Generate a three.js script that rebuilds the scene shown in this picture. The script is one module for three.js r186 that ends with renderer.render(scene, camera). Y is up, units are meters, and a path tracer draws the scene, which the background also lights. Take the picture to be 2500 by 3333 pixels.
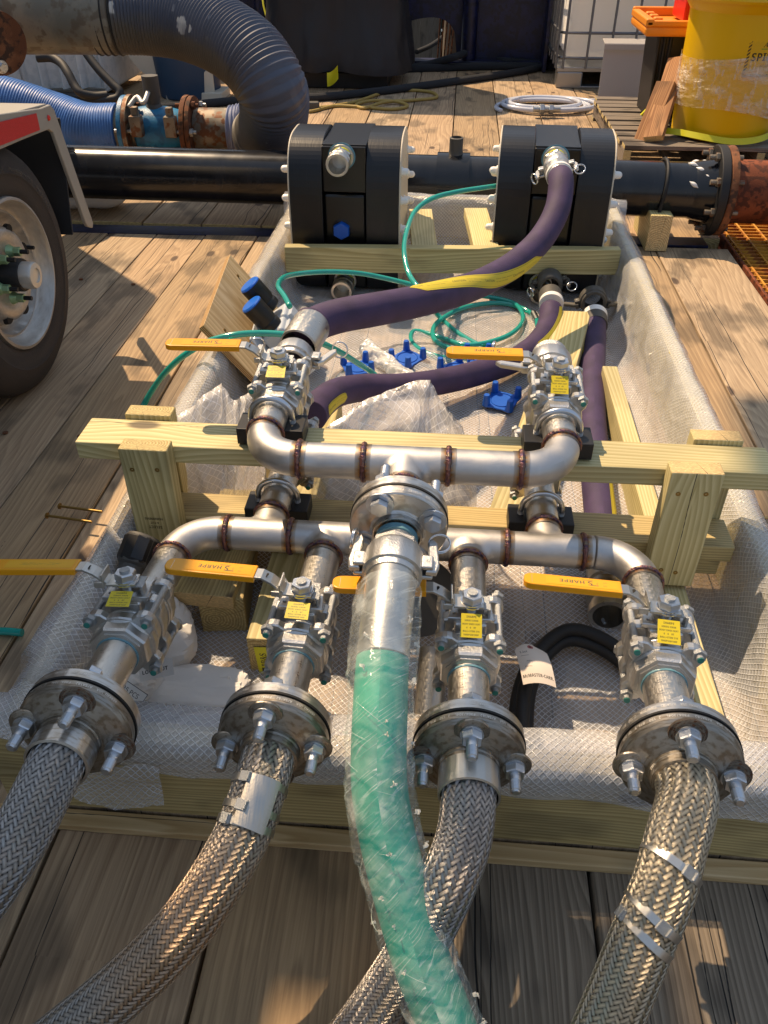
import * as THREE from 'three';
import { RoundedBoxGeometry } from 'three/addons/geometries/RoundedBoxGeometry.js';
import { mergeGeometries, mergeVertices, toCreasedNormals } from 'three/addons/utils/BufferGeometryUtils.js';

// ---------- camera, sky, sun, exposure ----------
const scene = new THREE.Scene();
const camera = new THREE.PerspectiveCamera(64.586, 0.75, 0.05, 400);
camera.position.set(0, 1.2, 0);
camera.lookAt(-0.06579, 0.58866, -0.78852);
const SUN = new THREE.Vector3(-0.40, 0.83, -0.385).normalize();
{ // hazy daylight sky: pale horizon, soft blue overhead, bright veil round the sun
  const W = 512, H = 256, d = new Float32Array(W * H * 4), v = new THREE.Vector3();
  for (let r = 0; r < H; r++) for (let c = 0; c < W; c++) {
    const up = ((r + 0.5) / H - 0.5) * Math.PI, az = ((c + 0.5) / W - 0.5) * 2 * Math.PI; v.set(Math.cos(az) * Math.cos(up), Math.sin(up), Math.sin(az) * Math.cos(up));
    const t = Math.pow(Math.max(0, v.y), 0.55), k = Math.max(0, v.dot(SUN)), g = 0.5 * Math.pow(k, 3) + 1.6 * Math.pow(k, 24), i = (r * W + c) * 4, Hz = [0.44, 0.46, 0.48], Z = [0.19, 0.285, 0.45], G = [1, 0.88, 0.7];
    for (let n = 0; n < 3; n++) d[i + n] = v.y >= 0 ? Hz[n] + (Z[n] - Hz[n]) * t + G[n] * g * 0.55 : [0.24, 0.22, 0.19][n];
    d[i + 3] = 1;
  }
  const t = new THREE.DataTexture(d, W, H, THREE.RGBAFormat, THREE.FloatType); t.mapping = THREE.EquirectangularReflectionMapping; t.magFilter = t.minFilter = THREE.LinearFilter; t.needsUpdate = true;
  scene.background = t; scene.environment = t;
}
const sun = new THREE.DirectionalLight(0xffdfb6, 5.0);
sun.position.copy(SUN).multiplyScalar(20).add(new THREE.Vector3(0, 0, -3));
sun.target.position.set(0, 0, -3);
sun.castShadow = true;
sun.shadow.mapSize.set(4096, 4096);
sun.shadow.radius = 1.1;
Object.assign(sun.shadow.camera, { left: -8, right: 8, top: 8, bottom: -8, near: 1, far: 60 });
scene.add(sun, sun.target);
const renderer = new THREE.WebGLRenderer({ antialias: true });
renderer.toneMapping = THREE.LinearToneMapping;
renderer.toneMappingExposure = 1.28;
renderer.shadowMap.enabled = true;

// ---------- helpers ----------
let seed = 12345;
const rnd = () => { seed = (seed * 1664525 + 1013904223) >>> 0; return seed / 4294967296; };
const rr = (a, b) => a + (b - a) * rnd();
const V = (x, y, z) => Array.isArray(x) ? new THREE.Vector3(x[0], x[1], x[2]) : new THREE.Vector3(x, y, z);
const clamp = (x, a = 0, b = 1) => Math.min(b, Math.max(a, x));
const sst = (a, b, x) => { const t = clamp((x - a) / (b - a)); return t * t * (3 - 2 * t); };
const mix = (a, b, t) => a + (b - a) * t;
const PT = new Float32Array(65536); { let s = 777; for (let i = 0; i < 65536; i++) { s = (s * 1664525 + 1013904223) >>> 0; PT[i] = s / 4294967296; } }
const hash = (x, y) => PT[((x * 73 + y * 151 + ((x * y) & 255) * 17 + ((x ^ (y << 3)) & 1023) * 29) & 65535)];
function vn(x, y, px = 0, py = 0) {                     // value noise, tiling with periods px, py when given
  const x0 = Math.floor(x), y0 = Math.floor(y), fx = x - x0, fy = y - y0, u = fx * fx * (3 - 2 * fx), v = fy * fy * (3 - 2 * fy);
  const wx = (k) => px ? ((k % px) + px) % px : k, wy = (k) => py ? ((k % py) + py) % py : k;
  const a = hash(wx(x0), wy(y0)), b = hash(wx(x0 + 1), wy(y0)), c = hash(wx(x0), wy(y0 + 1)), d = hash(wx(x0 + 1), wy(y0 + 1));
  return a + (b - a) * u + (c - a) * v + (a - b - c + d) * u * v;
}
function fbm(x, y, o = 4, px = 0, py = 0) { let s = 0, a = 0.5, n = 0; for (let i = 0; i < o; i++) { s += a * vn(x + i * 17, y + i * 31, px, py); n += a; a *= 0.5; x *= 2; y *= 2; px *= 2; py *= 2; } return s / n; }
const taken = new Map();
function numbered(name) { const n = taken.get(name) ?? 0; taken.set(name, n + 1); return n ? `${name}_${String(n).padStart(3, '0')}` : name; }
function tag(o, label, category, group) { if (label) o.userData.label = label; if (category) o.userData.category = category; if (group) o.userData.group = group; return o; }
function thing(name, label, category, group) { const g = new THREE.Group(); g.name = numbered(name); scene.add(g); return tag(g, label, category, group); }
function obj(name, geo, mat, parent = scene) {
  if (Array.isArray(geo)) geo = join(geo);
  const m = new THREE.Mesh(geo, mat); m.name = parent === scene ? numbered(name) : name; m.castShadow = m.receiveShadow = true; parent.add(m); return m;
}
function join(list) {
  list = list.map((g) => { const h = g.index ? g.toNonIndexed() : g.clone(); for (const k of Object.keys(h.attributes)) if (!['position', 'normal', 'uv', 'color'].includes(k)) h.deleteAttribute(k); h.clearGroups(); return h; });
  const col = list.some((g) => g.attributes.color);
  for (const g of list) if (col && !g.attributes.color) g.setAttribute('color', new THREE.BufferAttribute(new Float32Array(g.attributes.position.count * 3).fill(1), 3));
  return list.length === 1 ? list[0] : mergeGeometries(list, false);
}
function struct(o) { o.userData.kind = 'structure'; return o; }
function tri(geo, s = 1) {                              // uv in metres from the dominant axis
  const g = geo.index ? geo.toNonIndexed() : geo, p = g.attributes.position, uv = new Float32Array(p.count * 2), a = V(0, 0, 0), b = V(0, 0, 0), c = V(0, 0, 0), n = V(0, 0, 0);
  for (let i = 0; i < p.count; i += 3) {
    a.fromBufferAttribute(p, i); b.fromBufferAttribute(p, i + 1); c.fromBufferAttribute(p, i + 2);
    n.copy(b).sub(a).cross(c.clone().sub(a)); const ax = Math.abs(n.x), ay = Math.abs(n.y), az = Math.abs(n.z);
    [a, b, c].forEach((q, k) => { const [u, v] = ax >= ay && ax >= az ? [q.z, q.y] : ay >= az ? [q.x, q.z] : [q.x, q.y]; uv[(i + k) * 2] = u / s; uv[(i + k) * 2 + 1] = v / s; });
  }
  g.setAttribute('uv', new THREE.BufferAttribute(uv, 2)); return g;
}
const Y1 = new THREE.Vector3(0, 1, 0);
function aim(geo, from, to) { geo.applyQuaternion(new THREE.Quaternion().setFromUnitVectors(Y1, V(to).sub(V(from)).normalize())); return geo.translate(...V(from).toArray()); }
function lathe(profile, seg = 24) { return new THREE.LatheGeometry(profile.map(([r, y]) => new THREE.Vector2(Math.max(r, 1e-5), y)), seg); }
function turned(profile, seg = 32, crease = 0.6) { return toCreasedNormals(lathe(profile, seg).toNonIndexed(), crease); }   // crisp edges where the profile bends
function cyl(r, h, seg = 16, r2 = r) { return new THREE.CylinderGeometry(r2, r, h, seg).translate(0, h / 2, 0); }
function rod(from, to, r, seg = 10) { return aim(cyl(r, V(from).distanceTo(V(to)), seg), from, to); }
function hex(r, h, ch = 0.12) { return turned([[0, 0], [r * 0.93, 0], [r, r * ch], [r, h - r * ch], [r * 0.93, h], [0, h]], 6, 0.3); }
function rbox(w, h, d, r = 0.004, seg = 1) { return new RoundedBoxGeometry(w, h, d, seg, Math.min(r, w / 2.01, h / 2.01, d / 2.01)); }
function bx(w, h, d, x, y, z, r = 0.004) { return rbox(w, h, d, r).translate(x, y, z); }
function ring(R, r, a = 8, b = 32, arc = Math.PI * 2) { return new THREE.TorusGeometry(R, r, a, b, arc); }
function extr(pts, depth, bevel = 0.002, holes = []) {
  const s = new THREE.Shape(pts.map(([x, y]) => new THREE.Vector2(x, y)));
  for (const [hx, hy, hr] of holes) { const p = new THREE.Path(); p.absarc(hx, hy, hr, 0, Math.PI * 2, true); s.holes.push(p); }
  return new THREE.ExtrudeGeometry(s, { depth: depth - 2 * bevel, bevelEnabled: bevel > 0, bevelSize: bevel, bevelThickness: bevel, bevelSegments: 1, curveSegments: 12 }).translate(0, 0, bevel);
}
// parallel-transport frames along a smooth path
function frames(pts, steps, closed = false) {
  const c = new THREE.CatmullRomCurve3(pts.map((p) => V(p)), closed, 'centripetal'); c.arcLengthDivisions = 400;
  const P = c.getSpacedPoints(steps), L = c.getLength(), T = P.map((p, i) => V(0, 0, 0).subVectors(P[Math.min(i + 1, steps)], P[Math.max(i - 1, 0)]).normalize());
  let n = Math.abs(T[0].y) < 0.9 ? V(0, 1, 0) : V(0, 0, -1); n.sub(T[0].clone().multiplyScalar(n.dot(T[0]))).normalize();
  const N = [n.clone()], B = [V(0, 0, 0).crossVectors(T[0], n)];
  for (let i = 1; i <= steps; i++) { n = n.clone().sub(T[i].clone().multiplyScalar(n.dot(T[i]))).normalize(); N.push(n); B.push(V(0, 0, 0).crossVectors(T[i], n)); }
  return { P, T, N, B, L, steps };
}
function tube(pts, r, { steps = 60, seg = 16, closed = false, caps = true, a0 = 0, a1 = Math.PI * 2, F = null } = {}) {
  F = F ?? frames(pts, steps, closed); const pos = [], uv = [], idx = [], full = a1 - a0 > 6.28, rf = typeof r === 'function' ? r : () => r, n = F.steps;
  for (let i = 0; i <= n; i++) for (let j = 0; j <= seg; j++) {
    const a = a0 + (a1 - a0) * j / seg, s = i / n * F.L, R = rf(s, a, i / n);
    const p = F.P[i].clone().addScaledVector(F.N[i], Math.cos(a) * R).addScaledVector(F.B[i], Math.sin(a) * R);
    pos.push(p.x, p.y, p.z); uv.push(a * rf(0, 0, 0), s);
  }
  for (let i = 0; i < n; i++) for (let j = 0; j < seg; j++) { const a = i * (seg + 1) + j, b = a + seg + 1; idx.push(a, a + 1, b, a + 1, b + 1, b); }
  const g = new THREE.BufferGeometry();
  if (caps && full && !closed) for (const e of [0, n]) {
    const c = pos.length / 3; pos.push(...F.P[e].toArray()); uv.push(0, 0);
    for (let j = 0; j < seg; j++) { const a = e * (seg + 1) + j; e ? idx.push(a, a + 1, c) : idx.push(a + 1, a, c); }
  }
  g.setAttribute('position', new THREE.Float32BufferAttribute(pos, 3)); g.setAttribute('uv', new THREE.Float32BufferAttribute(uv, 2)); g.setIndex(idx); g.computeVertexNormals();
  if (full) { const nn = g.attributes.normal; for (let i = 0; i <= n; i++) { const a = i * (seg + 1), b = a + seg, v = V(nn.getX(a) + nn.getX(b), nn.getY(a) + nn.getY(b), nn.getZ(a) + nn.getZ(b)).normalize(); nn.setXYZ(a, v.x, v.y, v.z); nn.setXYZ(b, v.x, v.y, v.z); } }
  return g;
}
function sheet(nu, nv, f) {                             // f(u, v) -> [x, y, z, uvx, uvy]
  const pos = [], uv = [], idx = [];
  for (let i = 0; i <= nv; i++) for (let j = 0; j <= nu; j++) { const q = f(j / nu, i / nv); pos.push(q[0], q[1], q[2]); uv.push(q[3] ?? j / nu, q[4] ?? i / nv); }
  for (let i = 0; i < nv; i++) for (let j = 0; j < nu; j++) { const a = i * (nu + 1) + j, b = a + nu + 1; idx.push(a, a + 1, b, a + 1, b + 1, b); }
  const g = new THREE.BufferGeometry(); g.setAttribute('position', new THREE.Float32BufferAttribute(pos, 3)); g.setAttribute('uv', new THREE.Float32BufferAttribute(uv, 2)); g.setIndex(idx); g.computeVertexNormals(); return g;
}
function jitter(geo, amp, freq) {                       // lumpy, welded deformation
  const g = mergeVertices(geo.clone().deleteAttribute('normal').deleteAttribute('uv'), 1e-4), p = g.attributes.position;
  for (let i = 0; i < p.count; i++) { const x = p.getX(i), y = p.getY(i), z = p.getZ(i); p.setXYZ(i, x + amp * (fbm(y * freq + 3, z * freq + 9, 3) - 0.5) * 2, y + amp * (fbm(x * freq + 7, z * freq + 1, 3) - 0.5) * 2, z + amp * (fbm(x * freq + 5, y * freq + 2, 3) - 0.5) * 2); }
  g.computeVertexNormals(); return tri(g);
}
// set a group's origin on the base of the thing
function settle(g) {
  const b = new THREE.Box3().setFromObject(g), c = b.getCenter(V(0, 0, 0)); const o = V(c.x, b.min.y, c.z);
  for (const k of g.children) k.position.sub(o); g.position.copy(o); return g;
}

// ---------- textures ----------
function tex(w, h, f, srgb = true, rep = 1) {           // f(x, y, out) with x, y in 0..1
  const d = new Uint8Array(w * h * 4), o = [0, 0, 0, 1];
  for (let y = 0; y < h; y++) for (let x = 0; x < w; x++) { o[3] = 1; f(x / w, y / h, o); const i = (y * w + x) * 4; for (let c = 0; c < 4; c++) d[i + c] = clamp(o[c]) * 255; }
  const t = new THREE.DataTexture(d, w, h); t.wrapS = t.wrapT = THREE.RepeatWrapping; t.magFilter = THREE.LinearFilter; t.minFilter = THREE.LinearFilter; t.generateMipmaps = false;
  if (srgb) t.colorSpace = THREE.SRGBColorSpace; t.repeat.set(1 / (rep[0] ?? rep), 1 / (rep[1] ?? rep)); t.needsUpdate = true; return t;
}
function canv(w, h, draw, srgb = true) {
  const c = document.createElement('canvas'); c.width = w; c.height = h; const x = c.getContext('2d'); draw(x, w, h);
  const t = new THREE.CanvasTexture(c); if (srgb) t.colorSpace = THREE.SRGBColorSpace; t.wrapS = t.wrapT = THREE.ClampToEdgeWrapping; return t;
}
const C3 = (h) => { const c = new THREE.Color(h); const g = (v) => v <= 0.0031308 ? v * 12.92 : 1.055 * v ** (1 / 2.4) - 0.055; return [g(c.r), g(c.g), g(c.b)]; };
const lerp3 = (o, a, b, t) => { for (let c = 0; c < 3; c++) o[c] = mix(a[c], b[c], t); };
// sawn wood: u across (W metres), v along (L metres); returns colour and height textures
function woodTex(w, h, W, L, { early, late, grey, rings = 90, knots = 3, cracks = 0, fade = 0.4, sd = 1, stain = 0.3, ringW = 0.62 }) {
  const kn = [], ck = []; let s = sd * 999 + 7; const r = () => { s = (s * 1664525 + 1013904223) >>> 0; return s / 4294967296; };
  for (let i = 0; i < knots; i++) kn.push([r() * W, r() * L, 0.008 + r() * 0.012]);
  for (let i = 0; i < cracks; i++) ck.push([r() * W, r() * L, 0.15 + r() * 0.5, 0.0006 + r() * 0.0014, r() * 9]);
  const E = C3(early), A = C3(late), G = C3(grey), hd = new Float32Array(w * h), y0 = sd * 13.7, wide = [0.1 + r() * W, 0.2 + r() * 0.3];
  const col = tex(w, h, (x, y, o) => {
    const u = x * W, v = y * L;
    let q = (u - wide[0] * 0.6) * rings + (vn(u * 38 + y0, 3) - 0.5) * 1.6 + (fbm(u * 9 + y0, v * 1.2, 3, 0, Math.round(L * 1.2)) - 0.5) * 6 + Math.cos(v / L * 6.283) * 1.2, knot = 0;
    for (const [ku, kv, kr] of kn) { let dv = Math.abs(v - kv); dv = Math.min(dv, L - dv); const du = Math.abs(u - ku); const d = Math.hypot(du, dv * 0.45) / kr; q += (u > ku ? 1 : -1) * 2.2 * Math.exp(-d * d * 0.12); knot = Math.max(knot, 1 - sst(0.55, 1.1, d)); }
    const f = q - Math.floor(q), ringv = f < 0.75 ? sst(0, 0.75, f) * 0.8 : 1 - sst(0.75, 1, f) * 0.2 - 0.8 * sst(0.85, 1, f);
    const fib = vn(u * 900 + y0, v * 14, 0, Math.round(L * 14)), fib2 = vn(u * 260, v * 5 + y0, 0, Math.round(L * 5));
    let t = ringv * ringW + fib * (0.62 - ringW * 0.645) + fib2 * (0.38 - ringW * 0.355), crack = 0;
    for (const [cu, cv, cl, cw, cp] of ck) { let dv = v - cv; if (dv > L / 2) dv -= L; if (dv < -L / 2) dv += L; if (Math.abs(dv) < cl) { const e = Math.sqrt(1 - (dv / cl) ** 2) * cw, du = Math.abs(u - cu - (vn(v * 7 + cp, cp) - 0.5) * 0.012); crack = Math.max(crack, 1 - sst(e * 0.5, e, du)); } }
    lerp3(o, E, A, t);
    const g = fade * (0.55 + 0.9 * (fbm(u * 5 + 9, v * 2.5 + y0, 3, 0, Math.round(L * 2.5)) - 0.25)); for (let c = 0; c < 3; c++) o[c] = mix(o[c], G[c] * (0.72 + 0.5 * (1 - t)), clamp(g));
    const st = 1 - stain * sst(0.52, 0.75, fbm(u * 11 + y0, v * 5, 4, 0, Math.round(L * 5)));
    const k = (1 - 0.5 * knot) * (1 - 0.85 * crack) * st; for (let c = 0; c < 3; c++) o[c] *= k;
    o[0] *= 1 + 0.06 * knot; hd[Math.round(y * h) * w + Math.round(x * w)] = 0.6 - 0.3 * t - 0.5 * crack + 0.15 * fib;
  }, true, [W, L]);
  const bump = tex(w, h, (x, y, o) => { o[0] = o[1] = o[2] = hd[Math.round(y * h) * w + Math.round(x * w)]; }, false, [W, L]);
  return [col, bump];
}
const std = (o) => new THREE.MeshPhysicalMaterial(o);

// ---------- materials ----------
const M = {};
{
  const noisy = (sd, lo, hi, fx, fy = fx, o = 4) => tex(256, 256, (x, y, q) => { q[0] = q[1] = q[2] = mix(lo, hi, fbm(x * fx + 0, y * fy + sd, o, fx, fy)); }, false, 0.25);
  const brush = tex(256, 256, (x, y, q) => { q[0] = q[1] = q[2] = 0.26 + 0.22 * vn(x * 128, y * 8 + 3, 128, 8) * 1 + 0.2 * fbm(x * 6, y * 6 + 4, 3, 6, 6) - 0.06; }, false, 0.12);
  const cast = tex(256, 256, (x, y, q) => { q[0] = q[1] = q[2] = fbm(x * 64, y * 64, 3, 64, 64); }, false, 0.1);
  const smear = noisy(3, 0.25, 0.6, 8), smear2 = noisy(9, 0.3, 0.75, 5);
  const wood = (k, p) => { const [map, bumpMap] = woodTex(512, 2048, p.W ?? 0.36, p.L ?? 2.4, p); return std({ map, bumpMap, bumpScale: p.bump ?? 0.0015, roughness: p.rough ?? 0.85 }); };
  M.deck = [
    wood(0, { early: '#c2a27a', late: '#8f7050', grey: '#a39480', rings: 70, ringW: 0.36, knots: 4, cracks: 9, fade: 0.42, sd: 1, stain: 0.24, rough: 0.75 }),
    wood(1, { early: '#c0a580', late: '#96795a', grey: '#a2937d', rings: 55, ringW: 0.34, knots: 6, cracks: 12, fade: 0.5, sd: 2, stain: 0.28, rough: 0.75 }),
    wood(2, { early: '#b8976c', late: '#866a4a', grey: '#978870', rings: 80, ringW: 0.36, knots: 3, cracks: 12, fade: 0.45, sd: 3, stain: 0.26, rough: 0.75 }),
  ];
  M.oldDeck = wood(3, { early: '#948672', late: '#574a3b', grey: '#7d7468', rings: 100, ringW: 0.5, knots: 4, cracks: 30, fade: 0.35, sd: 4, stain: 0.3, bump: 0.0025 });
  M.pine = [
    wood(4, { early: '#dbcf9e', late: '#b09f66', grey: '#b5ab80', rings: 110, knots: 2, cracks: 2, fade: 0.15, sd: 5, stain: 0.1, bump: 0.0006, rough: 0.6 }),
    wood(5, { early: '#d6c996', late: '#a4935a', grey: '#aba277', rings: 80, knots: 4, cracks: 1, fade: 0.15, sd: 6, stain: 0.12, bump: 0.0006, rough: 0.6 }),
    wood(6, { early: '#cdb985', late: '#9a834e', grey: '#b0a478', rings: 130, knots: 1, cracks: 2, fade: 0.2, sd: 8, stain: 0.2, bump: 0.0006, rough: 0.62 }),
  ];
  M.brownBoard = wood(7, { early: '#b98a5c', late: '#7a4f2e', grey: '#9a7d5e', rings: 70, knots: 2, cracks: 4, fade: 0.15, sd: 9, stain: 0.25 });
  M.pallet = wood(8, { early: '#8a7a66', late: '#5c4d3d', grey: '#77716a', rings: 90, knots: 3, cracks: 8, fade: 0.6, sd: 10, stain: 0.35 });
  M.ply = wood(9, { early: '#d2b88c', late: '#b4925f', grey: '#c0a67c', rings: 22, knots: 3, cracks: 2, fade: 0.15, sd: 11, stain: 0.1, bump: 0.0003, rough: 0.65 });
  const endTex = (a, b, cx, cy, sd) => tex(256, 256, (x, y, o) => { const d = Math.hypot(x - cx, y - cy) * 15 + (fbm(x * 3 + sd, y * 3, 3) - 0.5) * 2, f = d - Math.floor(d); lerp3(o, C3(a), C3(b), sst(0, 0.8, f) * (1 - sst(0.9, 1, f)) * 0.8); const an = Math.atan2(y - cy, x - cx), ck = Math.abs(((an * 1.9 + sd + 20) % 1.9) - 0.9) < 0.012 && Math.hypot(x - cx, y - cy) > 0.05 ? 0.45 : 1; const k = ck * (0.85 + 0.3 * fbm(x * 30, y * 30, 2)); for (let c = 0; c < 3; c++) o[c] *= k; });
  M.end = [std({ map: endTex('#d8c492', '#b08a55', 0.5, -0.15, 1), roughness: 0.8 }), std({ map: endTex('#c9ba88', '#9c8450', 0.3, 0.4, 3), roughness: 0.8 })];
  for (const m of M.end) m.map.repeat.set(1, 1);
  M.plyEdge = std({ map: tex(64, 64, (x, y, o) => { const k = Math.floor(y * 7); lerp3(o, C3('#c9a873'), C3('#6d4a2b'), (k % 2) * 0.75 + 0.15 * vn(x * 20, k)); }), roughness: 0.8 });
  M.plyEdge.map.repeat.set(1, 1);
  M.plyEdgeSide = M.plyEdge.clone(); M.plyEdgeSide.map = M.plyEdge.map.clone(); M.plyEdgeSide.map.rotation = Math.PI / 2; M.plyEdgeSide.map.needsUpdate = true;
  // metals
  M.steel = std({ color: 0xb9b4ab, metalness: 1, roughness: 1, roughnessMap: brush, bumpMap: cast, bumpScale: 0.00012 });
  M.pipe = std({ color: 0xffffff, metalness: 1, roughness: 1, map: tex(512, 512, (x, y, o) => { const a = fbm(x * 8, y * 8, 4, 8, 8), b = fbm(x * 40, y * 40, 2, 40, 40); lerp3(o, C3('#b4b2b0'), C3('#c8c6c3'), a * 0.8 + b * 0.3); }, true, 0.3), roughnessMap: tex(256, 256, (x, y, o) => { o[0] = o[1] = o[2] = 0.34 + 0.3 * fbm(x * 6, y * 6, 5, 6, 6); }, false, 0.2), bumpMap: cast, bumpScale: 0.0001 });
  M.nipple = std({ color: 0xc6c2ba, metalness: 1, roughness: 1, roughnessMap: tex(256, 256, (x, y, o) => { o[0] = o[1] = o[2] = 0.2 + 0.28 * fbm(x * 5, y * 9, 4, 5, 9) + 0.12 * sst(0.5, 0.62, fbm(x * 14, y * 3 + 8, 3, 14, 3)); }, false, 0.15), bumpMap: brush, bumpScale: 0.00006 });
  M.cast = std({ color: 0xc8c7c4, metalness: 1, roughness: 0.4, bumpMap: cast, bumpScale: 0.0004 });
  M.zinc = std({ color: 0xc9cdd2, metalness: 1, roughness: 0.28, bumpMap: cast, bumpScale: 0.0001 });
  M.zincDull = std({ color: 0xaeb1b2, metalness: 1, roughness: 0.45, bumpMap: cast, bumpScale: 0.0003 });
  M.flange = std({ color: 0xffffff, metalness: 1, roughness: 1, roughnessMap: tex(256, 256, (x, y, o) => { o[0] = o[1] = o[2] = 0.22 + 0.3 * fbm(x * 7, y * 7, 5, 7, 7); }, false, 0.12), map: tex(256, 256, (x, y, o) => { lerp3(o, C3('#c6c4c0'), C3('#aea79c'), sst(0.45, 0.75, fbm(x * 5, y * 5 + 3, 4, 5, 5))); }, true, 0.2), bumpMap: brush, bumpScale: 0.0001 });
  M.darkFlange = std({ color: 0xffffff, metalness: 0.9, roughness: 1, roughnessMap: smear, map: tex(256, 256, (x, y, o) => { const t = fbm(x * 6, y * 6 + 3, 4, 6, 6); lerp3(o, C3('#9b958b'), C3('#7d7263'), sst(0.4, 0.75, t)); }, true, 0.15) });
  M.weld = std({ color: 0xffffff, metalness: 0.9, roughness: 0.4, map: tex(256, 64, (x, y, o) => { const a = fbm(x * 16, y * 4, 4, 16, 4); const P = [[0.42, 0.24, 0.14], [0.62, 0.42, 0.24], [0.3, 0.26, 0.36], [0.52, 0.36, 0.34], [0.5, 0.45, 0.4]]; const k = clamp(a * 7 - 1.4, 0, 3.99), i = Math.floor(k); lerp3(o, P[i], P[i + 1], k - i); }, true, 0.12), bumpMap: cast, bumpScale: 0.0015 });
  M.heat = std({ color: 0xffffff, metalness: 1, roughness: 0.4, map: tex(128, 64, (x, y, o) => { const e = 1 - Math.abs(y * 2 - 1), n = fbm(x * 12, y * 3, 3, 12, 3); lerp3(o, C3('#a9a198'), n > 0.5 ? C3('#8a6238') : C3('#6f5a4c'), clamp(e * 1.3 * (0.6 + n * 0.7))); }) });
  M.heat.map.repeat.set(4, 1);
  const rustT = (a, b, c, f) => tex(512, 512, (x, y, o) => { const n = fbm(x * f, y * f, 5, f, f), m = fbm(x * f * 3, y * f * 3 + 9, 4, f * 3, f * 3); lerp3(o, C3(a), C3(b), sst(0.35, 0.62, n)); const q = [...o]; lerp3(o, q, C3(c), sst(0.5, 0.68, m) * 0.8); }, true, 0.4);
  M.rust = std({ map: rustT('#6b4128', '#8a5a3a', '#3b2a20', 6), roughness: 0.85, metalness: 0.2, bumpMap: cast, bumpScale: 0.001 });
  M.rustOrange = std({ map: rustT('#70381c', '#8a4a2a', '#46220f', 7), roughness: 0.8, metalness: 0.2, bumpMap: cast, bumpScale: 0.001 });
  M.rustGrey = std({ map: rustT('#6d675d', '#8f8474', '#6a3d22', 5), roughness: 0.6, metalness: 0.5, bumpMap: cast, bumpScale: 0.0008 });
  M.greyPipe = std({ map: rustT('#77776f', '#8a867a', '#6a6155', 4), roughness: 0.6, metalness: 0.4, bumpMap: cast, bumpScale: 0.0006 });
  M.blueValve = std({ map: rustT('#1d6fa0', '#2680ae', '#155680', 4), roughness: 0.4, bumpMap: cast, bumpScale: 0.0008 });
  M.galv = std({ metalness: 0.85, roughness: 1, roughnessMap: smear2, map: tex(512, 512, (x, y, o) => { const n = fbm(x * 24, y * 24, 4, 24, 24), m = fbm(x * 5, y * 5, 4, 5, 5); lerp3(o, C3('#a09c95'), C3('#c3c0bb'), n * 0.7 + m * 0.4 - 0.1); }, true, 0.3) });
  M.cageSteel = std({ color: 0x74777c, metalness: 0.8, roughness: 0.4 });
  M.alu = std({ metalness: 0.75, color: 0xcac7c0, roughness: 1, roughnessMap: smear2, bumpMap: smear, bumpScale: 0.0004 });
  M.chrome = std({ color: 0xd9dbde, metalness: 1, roughness: 0.18 });
  // rubbers, plastics
  M.rubber = std({ color: 0x171718, roughness: 0.62, bumpMap: smear, bumpScale: 0.0008 });
  M.tyre = std({ roughness: 0.8, map: tex(256, 256, (x, y, o) => { const n = fbm(x * 6, y * 6, 4, 6, 6); lerp3(o, C3('#25211e'), C3('#40362e'), n); }, true, 0.4), bumpMap: cast, bumpScale: 0.0006 });
  M.hdpe = std({ roughness: 0.36, map: tex(512, 256, (x, y, o) => { const n = fbm(x * 4, y * 16, 4, 4, 16); lerp3(o, C3('#0f1013'), C3('#24262b'), n); }, true, 0.6), roughnessMap: tex(256, 256, (x, y, o) => { o[0] = o[1] = o[2] = 0.4 + 0.32 * fbm(x * 8, y * 8, 4, 8, 8); }, false, 0.5) });
  M.pump = std({ color: 0x0a0c12, roughness: 0.34, roughnessMap: null, bumpMap: tex(256, 256, (x, y, o) => { o[0] = o[1] = o[2] = vn(x * 128, y * 6, 128, 6); }, false, 0.2), bumpScale: 0.00012 });
  M.pumpDark = std({ color: 0x08080a, roughness: 0.28 });
  M.white = std({ color: 0xe9e7e2, roughness: 0.35 });
  M.plate = std({ color: 0xc9bfac, roughness: 0.5 });
  M.blueCap = std({ color: 0x0f57b8, roughness: 0.42 });
  M.blueKnob = std({ color: 0x1766cf, roughness: 0.35 });
  M.blackPlastic = std({ color: 0x141416, roughness: 0.45 });
  M.greyPlastic = std({ color: 0xb9c0c8, roughness: 0.4 });
  M.cuff = std({ color: 0x55534f, roughness: 0.6, metalness: 0.3 });
  M.teal = std({ color: 0x35c0b4, roughness: 0.12, transmission: 0.45, thickness: 0, specularIntensity: 1, clearcoat: 0.6, clearcoatRoughness: 0.12 });
  M.tealBlue = M.teal;
  M.purple = std({ roughness: 0.72, map: tex(256, 256, (x, y, o) => { lerp3(o, C3('#322540'), C3('#48365c'), fbm(x * 6, y * 6, 5, 6, 6)); }, true, 0.25), bumpMap: tex(256, 256, (x, y, o) => { o[0] = o[1] = o[2] = vn(x * 64, y * 64, 64, 64); }, false, 0.12), bumpScale: 0.0003 });
  M.stripe = std({ roughness: 0.6, map: canv(128, 1024, (c, w, h) => { c.fillStyle = '#c9b52a'; c.fillRect(0, 0, w, h); c.fillStyle = '#5f5a20'; c.fillRect(10, 0, 3, h); c.fillRect(w - 13, 0, 3, h); c.save(); c.translate(w / 2, 0); c.rotate(Math.PI / 2); c.textAlign = 'left'; for (let i = 0; i < 3; i++) { c.font = 'bold 26px sans-serif'; c.fillText('CAUTION:', 20 + i * 340, 10); c.font = '12px sans-serif'; c.fillText('150 PSI WP  CHEMICAL TRANSFER HOSE', 170 + i * 340 - 10, -8); c.fillText('KEEP FROM SHARP BENDS', 170 + i * 340 - 10, 16); } c.restore(); }) });
  M.stripe.map.wrapT = THREE.RepeatWrapping; M.stripe.map.repeat.set(1, 1 / 0.5);
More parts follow.
